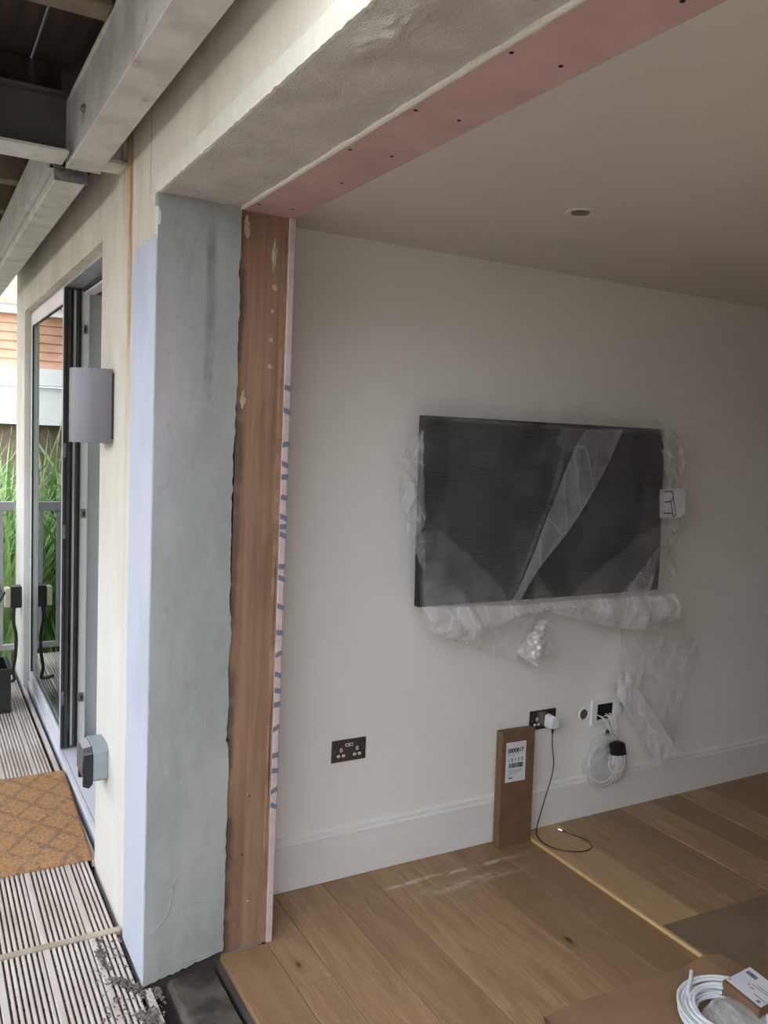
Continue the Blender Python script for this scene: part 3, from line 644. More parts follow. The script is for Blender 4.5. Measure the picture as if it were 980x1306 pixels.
b = MB(); lchan(b, 0.445, 0.55, YB, 2.985, 2.52, 2.735, 0.452); b.build('channel', MT['steel'], B1, bevel=0.0015)
for y in (2.70,):
    MB().lathe([(0.013, 0), (0.013, -0.008), (0.008, -0.008), (0.008, -0.012)], (0.4525, y, 2.615), 'x', 6).build('bolt', MT['keep'], B1)
MB().box(0.443, 0.552, 2.985, 2.992, 2.516, 2.735).build('end_plate', MT['steel'], B1)
B2 = thing('steel_beam', 'rust-spotted pale steel beam overhead, running above the glass door', 'beam', (0.47, 4.8, 2.495))
b = MB().box(0.42, 0.52, 3.068, 6.7, 2.495, 2.53); b.build('bottom_box', MT['steel'], B2, bevel=0.003)
MB().box(0.398, 0.418, 3.07, 6.7, 2.528, 2.535).box(0.405, 0.414, 3.07, 6.7, 2.535, 2.70).box(0.405, 0.52, 3.07, 6.7, 2.531, 2.54).build('web', MT['steel'], B2)
MB().box(0.417, 0.523, 3.062, 3.068, 2.492, 2.534).build('end_plate', MT['keep'], B2)
B3 = thing('steel_beam', 'cross beam of pale steel overhead, running out from the wall', 'beam', (-0.6, 2.95, 2.53))
MB().box(-1.78, 0.438, 2.885, 3.035, 2.534, 2.545).build('bottom_flange', MT['steel'], B3, bevel=0.0015)
MB().box(-1.78, 0.438, 2.962, 2.972, 2.545, 2.72).build('web', MT['dsteel'], B3)
MB().box(-1.78, 0.438, 2.925, 3.035, 2.72, 2.731).build('top_flange', MT['dsteel'], B3)
tag(MB().box(0.556, 0.6195, 2.90, 3.02, 2.534, 2.545).box(0.611, 0.6195, 2.92, 2.935, 2.545, 2.66).build('steel_bracket', MT['steel'], origin=(0.6, 2.95, 2.53)), 'short rusty steel bracket between beam and wall', 'bracket')

# ------------------------------------------------------------------ outdoor fittings
L = thing('wall_light', 'silver half-round up and down light on the cream pier', 'light', (0.62, 3.16, 1.625))
n = 26; cy, hw, dp = 3.155, 0.098, 0.128
out = [(0.615 - dp * math.sin(math.pi * k / n), cy - hw * math.cos(math.pi * k / n)) for k in range(n + 1)]
inn = [(0.615 - (dp - 0.003) * math.sin(math.pi * k / n), cy - (hw - 0.003) * math.cos(math.pi * k / n)) for k in range(n + 1)]
MB().prism(out + inn[::-1], 'z', 1.625, 1.884).build('shade', MT['lamp'], L, smooth=True)
MB().box(0.612, 0.6195, cy - hw, cy + hw, 1.64, 1.87).build('back_plate', MT['black'], L)
MB().lathe([(0.03, 0), (0.03, 0.08)], (0.565, cy, 1.715), 'z', 16).build('lamp_holder', MT['dlring'], L)

S_ = thing('outdoor_socket', 'grey weatherproof outdoor socket with smoked lid on the pier below the light', 'socket', (0.62, 3.14, 0.39))
y0, y1 = 3.062, 3.215
MB().prism([(y0, 0.405), (y0 + 0.015, 0.392), (y1 - 0.015, 0.392), (y1, 0.405), (y1, 0.505), (y1 - 0.02, 0.525), (y0 + 0.02, 0.525), (y0, 0.505)], 'x', 0.566, 0.6195).build('back_box', MT['oskt'], S_, bevel=0.002)
b = MB().prism([(y0 + 0.003, 0.405), (y1 - 0.003, 0.405), (y1 - 0.003, 0.505), (y1 - 0.022, 0.523), (y0 + 0.022, 0.523), (y0 + 0.003, 0.505)], 'x', 0.532, 0.566)
b.v = [(x, cy_ + (3.14 - cy_) * 0.16 * (x < 0.54), z + (0.455 - z) * 0.14 * (x < 0.54)) for x, cy_, z in b.v]
b.build('lid', MT['smoke'], S_, bevel=0.003)
MB().prism([(0.535, 0.50), (0.566, 0.50), (0.566, 0.39), (0.552, 0.375), (0.540, 0.38), (0.529, 0.44), (0.530, 0.47)], 'y', y0 - 0.001, y0 + 0.004).build('side_skirt', MT['black'], S_)
MB().lathe([(0.011, 0), (0.011, -0.0015), (0.009, -0.002)], (0.592, y0 - 0.0002, 0.445), 'y', 20).build('knockout', MT['oskt'], S_)
for yy in (y0 + 0.02, y1 - 0.035): MB().box(0.536, 0.556, yy, yy + 0.018, 0.372, 0.405).build('latch', MT['black'], S_, bevel=0.002)

D = thing('doormat', 'brown coir doormat with faded trellis pattern on the deck', 'doormat', (0.31, 3.78, ZD))
def P(u, v):
    x = lerp(0.02, 0.617, u); y = lerp(3.315, 4.225, v)
    x += 0.030 * v * u
    e = min(min(u, 1 - u) * 0.58, min(v, 1 - v) * 0.9)
    z = ZD + 0.021 - 0.012 * max(0, 1 - e / 0.012) ** 2 + 0.0015 * nz(x, y, 1, 20)
    return (x, y + 0.004 * nz(x, y, 7, 9), z)
MB().slabgrid(P, 60, 90, (0, 0, -0.010)).build('coir_pile', MT['mat'], D, smooth=True)
MB().box(0.025, 0.604, 3.322, 4.218, ZD + 0.0003, ZD + 0.006).build('rubber_backing', MT['seal'], D)

# far end of the deck
R_ = thing('railing', 'grey metal railing closing the far end of the deck', 'railing', (-0.5, 6.3, ZD))
MB().box(-1.75, 0.618, 6.27, 6.32, 1.06, 1.125).build('top_rail', MT['rail'], R_, bevel=0.006)
MB().box(-1.75, 0.618, 6.28, 6.31, 0.08, 0.12).build('bottom_rail', MT['rail'], R_, bevel=0.004)
x = 0.535
bal = None
while x > -1.74:
    if bal is None: bal = MB().box(x - 0.011, x + 0.011, 6.284, 6.306, 0.12, 1.06).build('baluster', MT['rail'], R_, origin=(x, 6.295, 0.6)).data
    else: link('baluster', bal, None, R_, (x, 6.295, 0.6))
    x -= 0.115
MB().box(-1.75, -1.70, 6.27, 6.32, -0.03, 1.06).build('post', MT['rail'], R_)

K = thing('storage_box', 'black plastic storage box with its lid propped open on the deck', 'box', (0.36, 5.4, ZD))
b = MB().box(0.20, 0.50, 5.25, 5.262, ZD, 0.22).box(0.20, 0.50, 5.588, 5.60, ZD, 0.22).box(0.20, 0.212, 5.262, 5.588, ZD, 0.22).box(0.488, 0.50, 5.262, 5.588, ZD, 0.22).box(0.212, 0.488, 5.262, 5.588, ZD, ZD + 0.012)
b.build('tub', MT['black'], K)
MB().box(0.195, 0.506, 5.243, 5.25, 0.20, 0.237).box(0.50, 0.508, 5.25, 5.6, 0.20, 0.237).build('rim', MT['black'], K)
b = MB().box(0, 0.50, 5.25, 5.60, 0, 0.014); b.xf(Matrix.Translation((0.245, 0, 0.243)) @ Matrix.Rotation(-math.radians(63), 4, 'Y')); b.build('lid', MT['black'], K, bevel=0.003)
T = thing('power_box', 'small black power box with hanging cable on the far pier', 'power box', (0.62, 5.93, 0.4))
MB().box(0.555, 0.6195, 5.84, 5.93, 0.47, 0.61).build('casing', MT['black'], T, bevel=0.004)
MB().box(0.520, 0.554, 5.845, 5.925, 0.475, 0.60).build('front_cover', MT['beigep'], T, bevel=0.003)
MB().tube(smoothline([(0.575, 5.86, 0.475), (0.572, 5.855, 0.38), (0.588, 5.86, 0.28), (0.585, 5.86, 0.16), (0.572, 5.86, 0.06), (0.575, 5.87, ZD + 0.012), (0.50, 5.9, ZD + 0.012)], 6), 0.011, 8).build('cable', MT['black'], T, smooth=True)

# garden and neighbouring house
def plant(cx, cy, h, n, seed, label):
    rnd = random.Random(seed); Pn = thing('tall_grass', label, 'plant', (cx, cy, -0.6), 'tall green grasses beyond the railing')
    b = MB(); st_ = MB()
    for i in range(n):
        a = rnd.uniform(0, 6.28); l = h * rnd.uniform(0.65, 1.1); lean = rnd.uniform(0.15, 0.85); w = rnd.uniform(0.016, 0.034)
        bx, by = cx + rnd.uniform(-0.12, 0.12), cy + rnd.uniform(-0.12, 0.12)
        px, py = -math.sin(a) * w, math.cos(a) * w; vs = []
        for k in range(7):
            t = k / 6; r = lean * l * t * t * 0.8; z = -0.6 + l * (t - 0.28 * lean * t * t * t)
            s = (1 - t) ** 0.6 if t < 1 else 0.03
            vs += [(bx + math.cos(a) * r - px * s, by + math.sin(a) * r - py * s, z), (bx + math.cos(a) * r + px * s, by + math.sin(a) * r + py * s, z)]
        b.add(vs, [(2 * k, 2 * k + 1, 2 * k + 3, 2 * k + 2) for k in range(6)])
    b.build('blades', MT['leaf'], Pn, smooth=True)
    for i in range(2):
        a = rnd.uniform(0, 6.28); r = rnd.uniform(0.2, 0.5); l = h * rnd.uniform(1.0, 1.3)
        st_.tube(smoothline([(cx, cy, -0.6), (cx + 0.3 * r * math.cos(a), cy + 0.3 * r * math.sin(a), -0.6 + 0.6 * l), (cx + r * math.cos(a), cy + r * math.sin(a), -0.6 + l)], 4), 0.004, 4)
    st_.build('stalks', MT['straw'], Pn)
pid = 0
where = ['left', 'middle', 'right']
for j, y in enumerate((7.6, 8.4, 9.3)):
    for i in range(6):
        pid += 1; x = -2.0 + i * 0.52 + 0.2 * (j % 2)
        plant(x, y + 0.2 * math.sin(pid * 2.7), 2.05 + 0.25 * math.sin(pid * 1.7) + 0.12 * j, 120, pid, 'tall clump of green grass in the garden beyond the railing')
H = thing('neighbouring_house', 'neighbouring house with orange boards, white fascia and tiled roof beyond the garden', 'house', (-2, 12.6, -0.6))
MB().box(-8, 5, 12.3, 16, -0.6, 1.7).build('brick_wall', MT['brick'], H)
MB().box(-8.1, 5.1, 12.1, 12.3, 1.62, 2.12).build('fascia', MT['fascia'], H)
MB().box(-8.1, 5.1, 12.0, 12.3, 2.14, 2.36).build('gutter_board', MT['fascia'], H)
z = 2.37
for k in range(6):
    MB().prism([(12.22, z), (12.3, z), (12.3, z + 0.115), (12.245, z + 0.115)], 'x', -8, 5).build('cedar_board', MT['cedar'], H); z += 0.115
MB().box(-8.1, 5.1, 12.1, 12.3, z, z + 0.12).build('eaves_board', MT['fascia'], H); z += 0.12
for k in range(9):
    y = 12.0 + k * 0.3; MB().prism([(y, z + k * 0.2), (y + 0.36, z + k * 0.2 + 0.22), (y + 0.36, z + k * 0.2 + 0.26), (y, z + k * 0.2 + 0.04)], 'x', -8.2, 5.2).build('tile_course', MT['tile'], H)

# ------------------------------------------------------------------ television and its wrapping
TV = thing('television', 'large wall-mounted television wrapped in dark ribbed foam on the back wall', 'television', (2.28, 2.70, 1.06))
def tvx(b):
    M = Matrix.Translation((0, 2.66, 1.776)) @ Matrix.Rotation(math.radians(-2.2), 4, 'X') @ Matrix.Translation((0, -2.66, -1.776)); return b.xf(M)
def P(u, v):
    x = lerp(1.648, 2.905, u); z = lerp(1.062, 1.776, v)
    return (x, 2.652 + 0.003 * nz(x, 1, z, 6) + 0.002 * nz(x * 0.3, 4, z, 40), z)
tvx(MB().slabgrid(P, 50, 60, (0, 0.032, 0))).build('foam_sleeve', MT['foam'], TV, smooth=True)
tvx(MB().box(1.66, 2.87, 2.66, 2.69, 1.09, 1.74)).build('panel', MT['black'], TV)
MB().box(2.05, 2.5, 2.71, YW - 0.0005, 1.25, 1.6).build('wall_bracket', MT['black'], TV)

FILM = {
 'cover_left': (2.63, 'film', [(1.611,1.776),(1.619,1.573),(1.629,1.283),(1.640,1.076),(1.666,0.990)], [(2.342,1.762),(2.289,1.554),(2.226,1.416),(2.123,1.187),(2.040,1.036)]),
 'cover_right': (2.632, 'film', [(2.306,1.760),(2.262,1.553),(2.212,1.416),(2.109,1.187),(2.026,1.036)], [(2.878,1.778),(2.922,1.597),(2.932,1.317),(2.951,1.042),(2.987,0.939)]),
 'diagonal_fold': (2.606, 'film2', [(2.403,1.755),(2.342,1.679),(2.219,1.417),(2.117,1.188),(2.043,1.072),(1.954,0.980)], [(2.603,1.763),(2.497,1.570),(2.332,1.349),(2.184,1.201),(2.076,1.054),(2.007,0.986)]),
 'added_layer': (2.612, 'film', [(1.622,1.35),(1.63,1.27),(1.640,1.10),(1.652,1.0)], [(1.70,1.36),(1.86,1.24),(2.0,1.12),(2.04,1.04)]),  # extra film, this and the next, added to make the lower left paler
 'added_layer.001': (2.608, 'film', [(1.628,1.24),(1.640,1.10),(1.652,1.0)], [(1.72,1.24),(1.80,1.12),(1.93,1.02)]),
 'upper_fold': (2.610, 'film', [(2.27,1.755),(2.25,1.70),(2.31,1.66),(2.38,1.67)], [(2.42,1.755),(2.40,1.74),(2.39,1.70),(2.385,1.672)]),
 'side_puff': (2.66, 'film2', [(1.630,1.711),(1.575,1.672),(1.529,1.599),(1.547,1.507),(1.571,1.426),(1.586,1.339),(1.631,1.264),(1.654,1.212)], [(1.643,1.723),(1.645,1.674),(1.649,1.601),(1.655,1.508),(1.659,1.426),(1.664,1.337),(1.669,1.263),(1.672,1.203)]),
 'top_puff': (2.66, 'film', [(1.636,1.786),(1.752,1.798),(1.896,1.802),(2.045,1.825),(2.200,1.859),(2.301,1.877),(2.366,1.849),(2.427,1.875),(2.504,1.837),(2.632,1.807),(2.818,1.819),(2.929,1.780)], [(1.637,1.757),(1.755,1.760),(1.899,1.758),(2.050,1.758),(2.208,1.753),(2.311,1.751),(2.374,1.750),(2.438,1.749),(2.512,1.752),(2.638,1.751),(2.824,1.758),(2.924,1.734)]),
 'side_puff.001': (2.66, 'film2', [(2.859,1.791),(2.877,1.715),(2.904,1.595),(2.928,1.455),(2.943,1.313),(2.950,1.206),(2.971,1.097)], [(2.898,1.792),(2.984,1.730),(3.033,1.597),(3.044,1.455),(3.044,1.311),(3.020,1.203),(2.991,1.096)]),
 'bottom_roll': (2.62, 'film3', [(1.633,1.075),(1.734,1.068),(1.879,1.062),(2.031,1.056),(2.189,1.054),(2.354,1.055),(2.528,1.054),(2.710,1.052),(2.852,1.050),(2.950,1.055)], [(1.663,0.990),(1.742,0.950),(1.888,0.933),(1.969,0.964),(2.094,1.002),(2.232,1.015),(2.360,0.985),(2.561,0.937),(2.773,0.904),(2.980,0.931)]),
 'bottom_flap': (2.70, 'film2', [(1.795,0.940),(1.944,0.948),(2.097,0.985),(2.222,1.043),(2.299,1.028)], [(1.803,0.924),(1.949,0.867),(2.109,0.811),(2.226,0.773),(2.385,0.806)]),
 'twisted_end': (2.68, 'film3', [(2.244,0.979),(2.184,0.908),(2.123,0.854),(2.209,0.793)], [(2.261,0.975),(2.274,0.911),(2.271,0.844),(2.217,0.789)]),
 'hanging_tail': (2.71, 'film2', [(2.774,0.890),(2.779,0.789),(2.779,0.692),(2.915,0.504),(3.105,0.297)], [(3.107,0.915),(3.212,0.828),(3.296,0.706),(3.217,0.544),(3.170,0.279)]),
 'folded_tail': (2.68, 'film4', [(2.742,0.710),(2.689,0.627),(2.831,0.443),(2.968,0.259)], [(2.753,0.702),(2.840,0.603),(2.935,0.492),(3.116,0.283)]),
 'corner_facet': (2.610, 'film2', [(2.845,1.261),(2.736,1.157),(2.625,1.059)], [(2.855,1.254),(2.836,1.160),(2.783,1.016)]),
 'overlap': (2.616, 'film', [(2.170,1.189),(2.229,1.112),(2.303,1.063),(2.397,1.104),(2.520,1.185),(2.649,1.255),(2.745,1.321),(2.904,1.360)], [(2.153,1.046),(2.235,1.034),(2.306,1.030),(2.404,1.024),(2.536,1.016),(2.673,1.007),(2.777,1.001),(2.952,0.997)]),
}
FS = thing('plastic_sheet', 'crumpled clear polythene sheet draped over the foam-wrapped television', 'plastic sheet', (2.28, 2.64, 0.9))
AMP = {'bottom_roll': (0.026, 9), 'twisted_end': (0.03, 14), 'hanging_tail': (0.018, 5), 'folded_tail': (0.014, 8), 'side_puff': (0.03, 9), 'side_puff.001': (0.03, 9), 'top_puff': (0.03, 8), 'bottom_flap': (0.016, 8), 'corner_facet': (0.006, 6), 'diagonal_fold': (0.003, 5), 'overlap': (0.006, 9)}
for kk, (name, (yy, mt, A, B)) in enumerate(FILM.items()):
    amp, fr = AMP.get(name, (0.005, 6)); A = smoothline([(p[0], 0, p[1]) for p in A], 6); B = smoothline([(p[0], 0, p[1]) for p in B], 6)
    tilt = 0.0 if yy > 2.69 else 0.040
    def P(u, v):
        p = samp([tuple(q) for q in A], v); q = samp([tuple(q) for q in B], v)
        x = lerp(p[0], q[0], u); z = lerp(p[2], q[2], u)
        r = 1 - abs(nz(x, kk * 3.3, z * 0.8, fr)) * 2; r2 = 1 - abs(nz(x + 5, kk * 1.3, z, fr * 2.6)) * 2
        bulge = math.sin(math.pi * u) * (0.03 if name in ('bottom_roll', 'twisted_end') else 0.0)
        y = yy - tilt * (1.776 - z) - amp * (0.7 * r + 0.3 * r2) - bulge
        return (x, min(y, YW - 0.004), z)
    MB().grid(P, 40, 60).build(name.split('.')[0], MT[mt], FS, smooth=True)
# printed tag on the bag
def P(u, v):
    p = samp([(2.856, 1.513), (2.861, 1.457), (2.869, 1.388)], v); q = samp([(2.998, 1.519), (3.032, 1.490), (3.036, 1.445), (3.032, 1.405), (3.005, 1.386)], v)
    return (lerp(p[0], q[0], u), 2.612 + 0.012 * u + 0.003 * math.sin(u * 5), lerp(p[1], q[1], u))
tg = MB().slabgrid(P, 12, 12, (0, 0.0006, 0)).build('paper_tag', MT['paper'], FS, smooth=True)
b = MB()
for pl in ([(2.8847,1.5037),(2.9361,1.5057),(2.9471,1.4938),(2.9458,1.4723),(2.9326,1.4595),(2.8895,1.4578)], [(2.9326,1.4595),(2.9582,1.3905),(2.9756,1.3990),(2.9489,1.4766)], [(2.8923,1.4083),(2.9529,1.4061)]):
    for (x0, z0), (x1, z1) in zip(pl[:-1], pl[1:]):
        d = Vector((x1 - x0, z1 - z0)).normalized() * 0.0022
        def Y(x): return 2.6105 + 0.012 * max(0, min(1, (x - 2.86) / 0.16))
        b.add([(x0 - d.y, Y(x0), z0 + d.x), (x0 + d.y, Y(x0), z0 - d.x), (x1 + d.y, Y(x1), z1 - d.x), (x1 - d.y, Y(x1), z1 + d.x)], [(0, 1, 2, 3)])
b.build('line_drawing', MT['ink'], tg)

# ------------------------------------------------------------------ sockets and plates on the back wall
def wall_socket(cx, cz, label, usb):
    s = thing('wall_socket', label, 'socket', (cx, YW, cz), 'double sockets on the back wall')
    y = YW - 0.006
    MB().box(cx - 0.073, cx + 0.073, y, YW - 0.0004, cz - 0.043, cz + 0.043).build('face_plate', MT['nickel'], s, bevel=0.0025, segs=2)
    for sx in (-1, 1):
        ox = cx + sx * 0.033 + (0.0 if sx < 0 else 0.002)
        for dx, dz, w, h in ((0, 0.004, 0.006, 0.0085), (-0.0105, -0.019, 0.0072, 0.006), (0.0105, -0.019, 0.0072, 0.006)):
            i_ = MB().prism([(ox + dx + w * math.cos(a) * (1 if abs(math.cos(a)) < .7 else 1), cz + dz + h * math.sin(a)) for a in [math.pi / 8 + k * math.pi / 4 for k in range(8)]], 'y', y - 0.0012, y + 0.001).build('socket_insert', MT['whitep'], s)
            MB().box(ox + dx - 0.002, ox + dx + 0.002, y - 0.0016, y - 0.001, cz + dz - (0.0045 if dz > 0 else 0.002), cz + dz + (0.0045 if dz > 0 else 0.002)).build('slot', MT['hole'], i_)
        MB().box(cx + sx * 0.055 - 0.006, cx + sx * 0.055 + 0.006, y - 0.003, y + 0.001, cz + 0.012, cz + 0.030).build('switch', MT['nickel'], s, bevel=0.001)
        MB().lathe([(0.0035, 0), (0.0035, -0.001), (0.002, -0.0015)], (cx + sx * 0.060, y, cz), 'y', 10).build('screw', MT['keep'], s)
    if usb:
        for dx in (-0.0085, 0.0085):
            i_ = MB().box(cx + dx - 0.0083, cx + dx + 0.0083, y - 0.0012, y + 0.001, cz + 0.016, cz + 0.027).build('usb_port', MT['whitep'], s)
            MB().box(cx + dx - 0.006, cx + dx + 0.006, y - 0.0016, y - 0.001, cz + 0.019, cz + 0.0245).build('slot', MT['hole'], i_)
    return s
wall_socket(1.4415, 0.501, 'dark nickel double socket with two USB ports, empty, left of the cardboard box', True)
wall_socket(2.387, 0.497, 'dark nickel double socket behind the cardboard box, charger plugged in', False)
C = thing('charger', 'white plug charger with black cable trailing to the floor', 'charger', (2.42, 2.72, 0.49))
b = MB().prism([(2.396, 0.462), (2.443, 0.462), (2.447, 0.472), (2.447, 0.494), (2.436, 0.512), (2.412, 0.524), (2.394, 0.515), (2.392, 0.472)], 'y', 2.694, 2.7405)
b.v = [(2.42 + (x - 2.42) * (0.86 if y < 2.7 else 1), y, 0.49 + (z - 0.49) * (0.86 if y < 2.7 else 1)) for x, y, z in b.v]
b.build('plug', MT['whitep'], C, bevel=0.004, segs=2)
b = MB().tube([(2.421, 2.715, 0.464), (2.421, 2.714, 0.455), (2.421, 2.714, 0.437)], [0.006, 0.006, 0.003], 8).build('strain_relief', MT['black'], C, smooth=True)
zf = RH + 0.003
cab = [(2.421, 2.714, 0.44), (2.425, 2.712, 0.38), (2.436, 2.71, 0.31), (2.426, 2.708, 0.24), (2.395, 2.706, 0.15), (2.362, 2.70, 0.06), (2.345, 2.69, zf + 0.006), (2.325, 2.655, zf), (2.312, 2.59, zf), (2.345, 2.52, zf), (2.415, 2.478, zf), (2.475, 2.488, zf), (2.502, 2.54, zf), (2.482, 2.60, zf), (2.463, 2.635, zf + 0.004)]
MB().tube(smoothline(cab, 8), 0.0023, 8).build('cable', MT['black'], C, smooth=True)
b = MB().tube([(2.466, 2.630, zf + 0.003), (2.455, 2.648, zf + 0.006)], 0.0042, 8).build('connector_boot', MT['black'], C)
MB().tube([(2.455, 2.648, zf + 0.006), (2.445, 2.664, zf + 0.008)], 0.0046, 8).build('connector', MT['silver'], C)
RB = thing('round_wall_grommet', 'small round white grommet in the back wall beside the cable plate', 'grommet', (2.628, YW, 0.488))
cpos = (2.628, YW - 0.0003, 0.488)
MB().lathe([(0.030, 0), (0.030, -0.004), (0.027, -0.006), (0.024, -0.004), (0.023, -0.0008)], cpos, 'y', 28).build('ring', MT['whitep'], RB, smooth=True)
MB().lathe([(0.022, -0.0012), (0.022, -0.0022), (0.012, -0.0022)], cpos, 'y', 28).build('blank', MT['lamp'], RB)
PL = thing('cable_plate', 'white square wall plate with black opening and cables coming out', 'wall plate', (2.75, YW, 0.488))
b = MB(); y0 = YW - 0.013
for a in ((2.668, 2.832, 0.527, 0.545), (2.668, 2.832, 0.431, 0.452), (2.668, 2.698, 0.452, 0.527), (2.800, 2.832, 0.452, 0.527)): b.box(a[0], a[1], y0, YW - 0.0004, a[2], a[3])
b.build('frame', MT['whitep'], PL)
MB().box(2.698, 2.800, YW - 0.003, YW - 0.0005, 0.452, 0.527).build('opening', MT['hole'], PL)
MB().lathe([(0.030, 0), (0.030, -0.003), (0.026, -0.004)], (2.818, y0, 0.488), 'y', 20).build('side_cap', MT['whitep'], PL, smooth=True)
CB = thing('cable_bundle', 'coiled white cables in clear bag with black tape hanging from wall plate', 'cables', (2.73, 2.70, 0.26))
for k, (x0, x1) in enumerate(((2.708, 2.775), (2.716, 2.779), (2.748, 2.782), (2.756, 2.790), (2.764, 2.797), (2.772, 2.803), (2.779, 2.806))):
    MB().tube(smoothline([(x0, YW - 0.006, 0.475 - 0.004 * (k % 3)), (x0 + 0.006, YW - 0.034, 0.466), (lerp(x0, x1, 0.6), 2.70 - 0.004 * (k % 2), 0.41), (x1, 2.70 + 0.004 * (k % 3), 0.345)], 5), 0.0026, 6).build('cable', MT['cream'], CB, smooth=True)
def loop(cx, cz, r, y, tilt, turns, rr, seed):
    pts = []
    for i in range(turns * 28 + 1):
        a = 2 * math.pi * i / 28; q = r * (1 + 0.05 * math.sin(a * 0.37 + seed))
        pts.append((cx + q * math.cos(a), y + tilt * math.sin(a) + 0.004 * math.sin(a * 0.21 + seed), cz + q * 1.08 * math.sin(a)))
    MB().tube(pts, rr, 6).build('cable_loop', MT['cable'], CB, smooth=True)
loop(2.716, 0.268, 0.066, 2.708, 0.012, 2, 0.0024, 0); loop(2.712, 0.262, 0.078, 2.702, 0.012, 2, 0.0028, 2)
loop(2.718, 0.258, 0.086, 2.696, 0.010, 1, 0.0022, 5); loop(2.784, 0.272, 0.052, 2.684, 0.006, 1, 0.0028, 4)
def P(u, v):
    a = lerp(-0.3, 0.3, u); x = lerp(2.738, 2.838, u) + 0.012 * (0.5 - v); z = lerp(0.298, 0.352, v) - 0.012 * (u - 0.5)
    return (x, 2.682 - 0.014 * math.sin(math.pi * u) + 0.003 * nz(x, z, 1, 40), z + 0.012 * math.sin(math.pi * u) * v)
MB().slabgrid(P, 14, 5, (0, 0.022, 0)).build('tape_wrap', MT['tape'], CB, smooth=True)
b = MB().box(-0.016, 0.016, -0.006, 0.006, -0.011, 0.011); b.xf(Matrix.Translation((2.755, 2.712, 0.395)) @ Matrix.Rotation(0.5, 4, 'Y')); b.build('tape_tab', MT['tape'], CB)
b = MB().box(-0.03, 0.03, -0.008, 0.008, -0.024, 0.024); b.xf(Matrix.Translation((2.79, 2.688, 0.272)) @ Matrix.Rotation(0.25, 4, 'Y')); b.build('white_connector', MT['whitep'], CB, bevel=0.003)
MB().box(2.738, 2.746, 2.69, 2.70, 0.262, 0.274).build('red_tab', MT['red'], CB)
def bag(name, cx, cy, cz, rx, ry, rz, seed, mat, parent, n=40, amp=0.3):
    def P(u, v):
        a = 2 * math.pi * u; ph = math.pi * (v - 0.5)
        d = Vector((math.cos(a) * math.cos(ph), math.sin(a) * math.cos(ph), math.sin(ph)))
        r = 1 + amp * (1 - 2 * abs(nz(d.x * 1.4 + seed, d.y * 1.4, d.z * 1.4, 1.6))) * 0.5 + amp * 0.5 * (0.5 - abs(nz(d.x * 4 + seed, d.y * 4, d.z * 4, 1.0)))
        return (cx + rx * r * d.x, cy + ry * r * d.y, cz + rz * r * d.z)
    return MB().grid(P, n, n // 2).build(name, MT[mat], parent, smooth=True)
bag('clear_bag', 2.718, 2.703, 0.280, 0.108, 0.022, 0.115, 3, 'film2', CB, amp=0.16)
bag('clear_bag', 2.808, 2.700, 0.238, 0.050, 0.024, 0.066, 9, 'film3', CB, amp=0.2)

# ------------------------------------------------------------------ tall cardboard box with label
TB = thing('cardboard_box', 'tall slim brown cardboard box with white label leaning against the back wall', 'box', (2.20, 2.69, 0))
Mb = Matrix.Translation((2.128, 2.672, 0.0)) @ Matrix.Rotation(math.radians(-3.2), 4, 'X') @ Matrix.Rotation(math.radians(1.2), 4, 'Y') @ Matrix.Rotation(math.radians(0.8), 4, 'Z')
MB().box(0, 0.176, 0, 0.040, 0, 0.488).xf(Mb).build('carton', MT['card'], TB, bevel=0.002)
lb = MB().box(0.022, 0.128, -0.0008, 0, 0.272, 0.440).xf(Mb).build('label', MT['paper'], TB)
def flat_text(txt, size, x, z, mat, parent, M, bold=0.0, y=-0.0012, name='print'):
    vs, fs = text_mesh(txt, size, bold); b = MB().add([(x + p[0], y, z + p[1]) for p in vs], fs); b.xf(M); return b.build(name, MT[mat], parent)
flat_text('3000817', 0.0245, 0.029, 0.397, 'ink', lb, Mb, 0.0009, name='number')
flat_text('k', 0.012, 0.026, 0.424, 'ink', lb, Mb)
b = MB()
for (x, z, w) in ((0.032, 0.389, 0.012), (0.047, 0.391, 0.028), (0.082, 0.391, 0.012), (0.032, 0.383, 0.006), (0.052, 0.383, 0.012)): b.box(x, x + w, -0.0012, -0.0008, z, z + 0.0022)
for r_ in range(5): b.box(0.036, 0.036 + (0.074, 0.07, 0.076, 0.05, 0.014)[r_], -0.0012, -0.0008, 0.322 - r_ * 0.0055, 0.3235 - r_ * 0.0055)
o_ = b.xf(Mb).build('small_print', MT['grey'], lb); o_['kind'] = 'stuff'
MB().box(0.038, 0.060, -0.0012, -0.0008, 0.287, 0.2915).xf(Mb).build('small_print', MT['ink'], lb)
b = MB(); rr = random.Random(3); x = 0.038
while x < 0.112:
    w = rr.choice((0.0008, 0.0012, 0.002, 0.003)); b.box(x, x + w, -0.0012, -0.0008, 0.331, 0.351); x += w + rr.choice((0.0008, 0.0012, 0.002))
b.xf(Mb).build('barcode', MT['ink'], lb)
def drop(cx, cz, s, hollow, kind=0):
    o_ = [(cx + s * (0.6 * math.sin(a) * (1 - 0.35 * math.cos(a))), cz - s * 0.9 * math.cos(a) * (1 if math.cos(a) > 0 else 1.3)) for a in [2 * math.pi * k / 14 for k in range(14)]]
    b = MB()
    if hollow:
        i_ = [(cx + 0.55 * (p[0] - cx), cz + 0.55 * (p[1] - cz)) for p in o_]; n_ = 14
        b.add([(p[0], -0.0012, p[1]) for p in o_ + i_], [(k, (k + 1) % n_, n_ + (k + 1) % n_, n_ + k) for k in range(n_)])
    else: b.add([(p[0], -0.0012, p[1]) for p in o_], [tuple(range(14))])
    b.xf(Mb).build('symbol', MT['ink'] if kind == 0 else MT['grey'], lb)
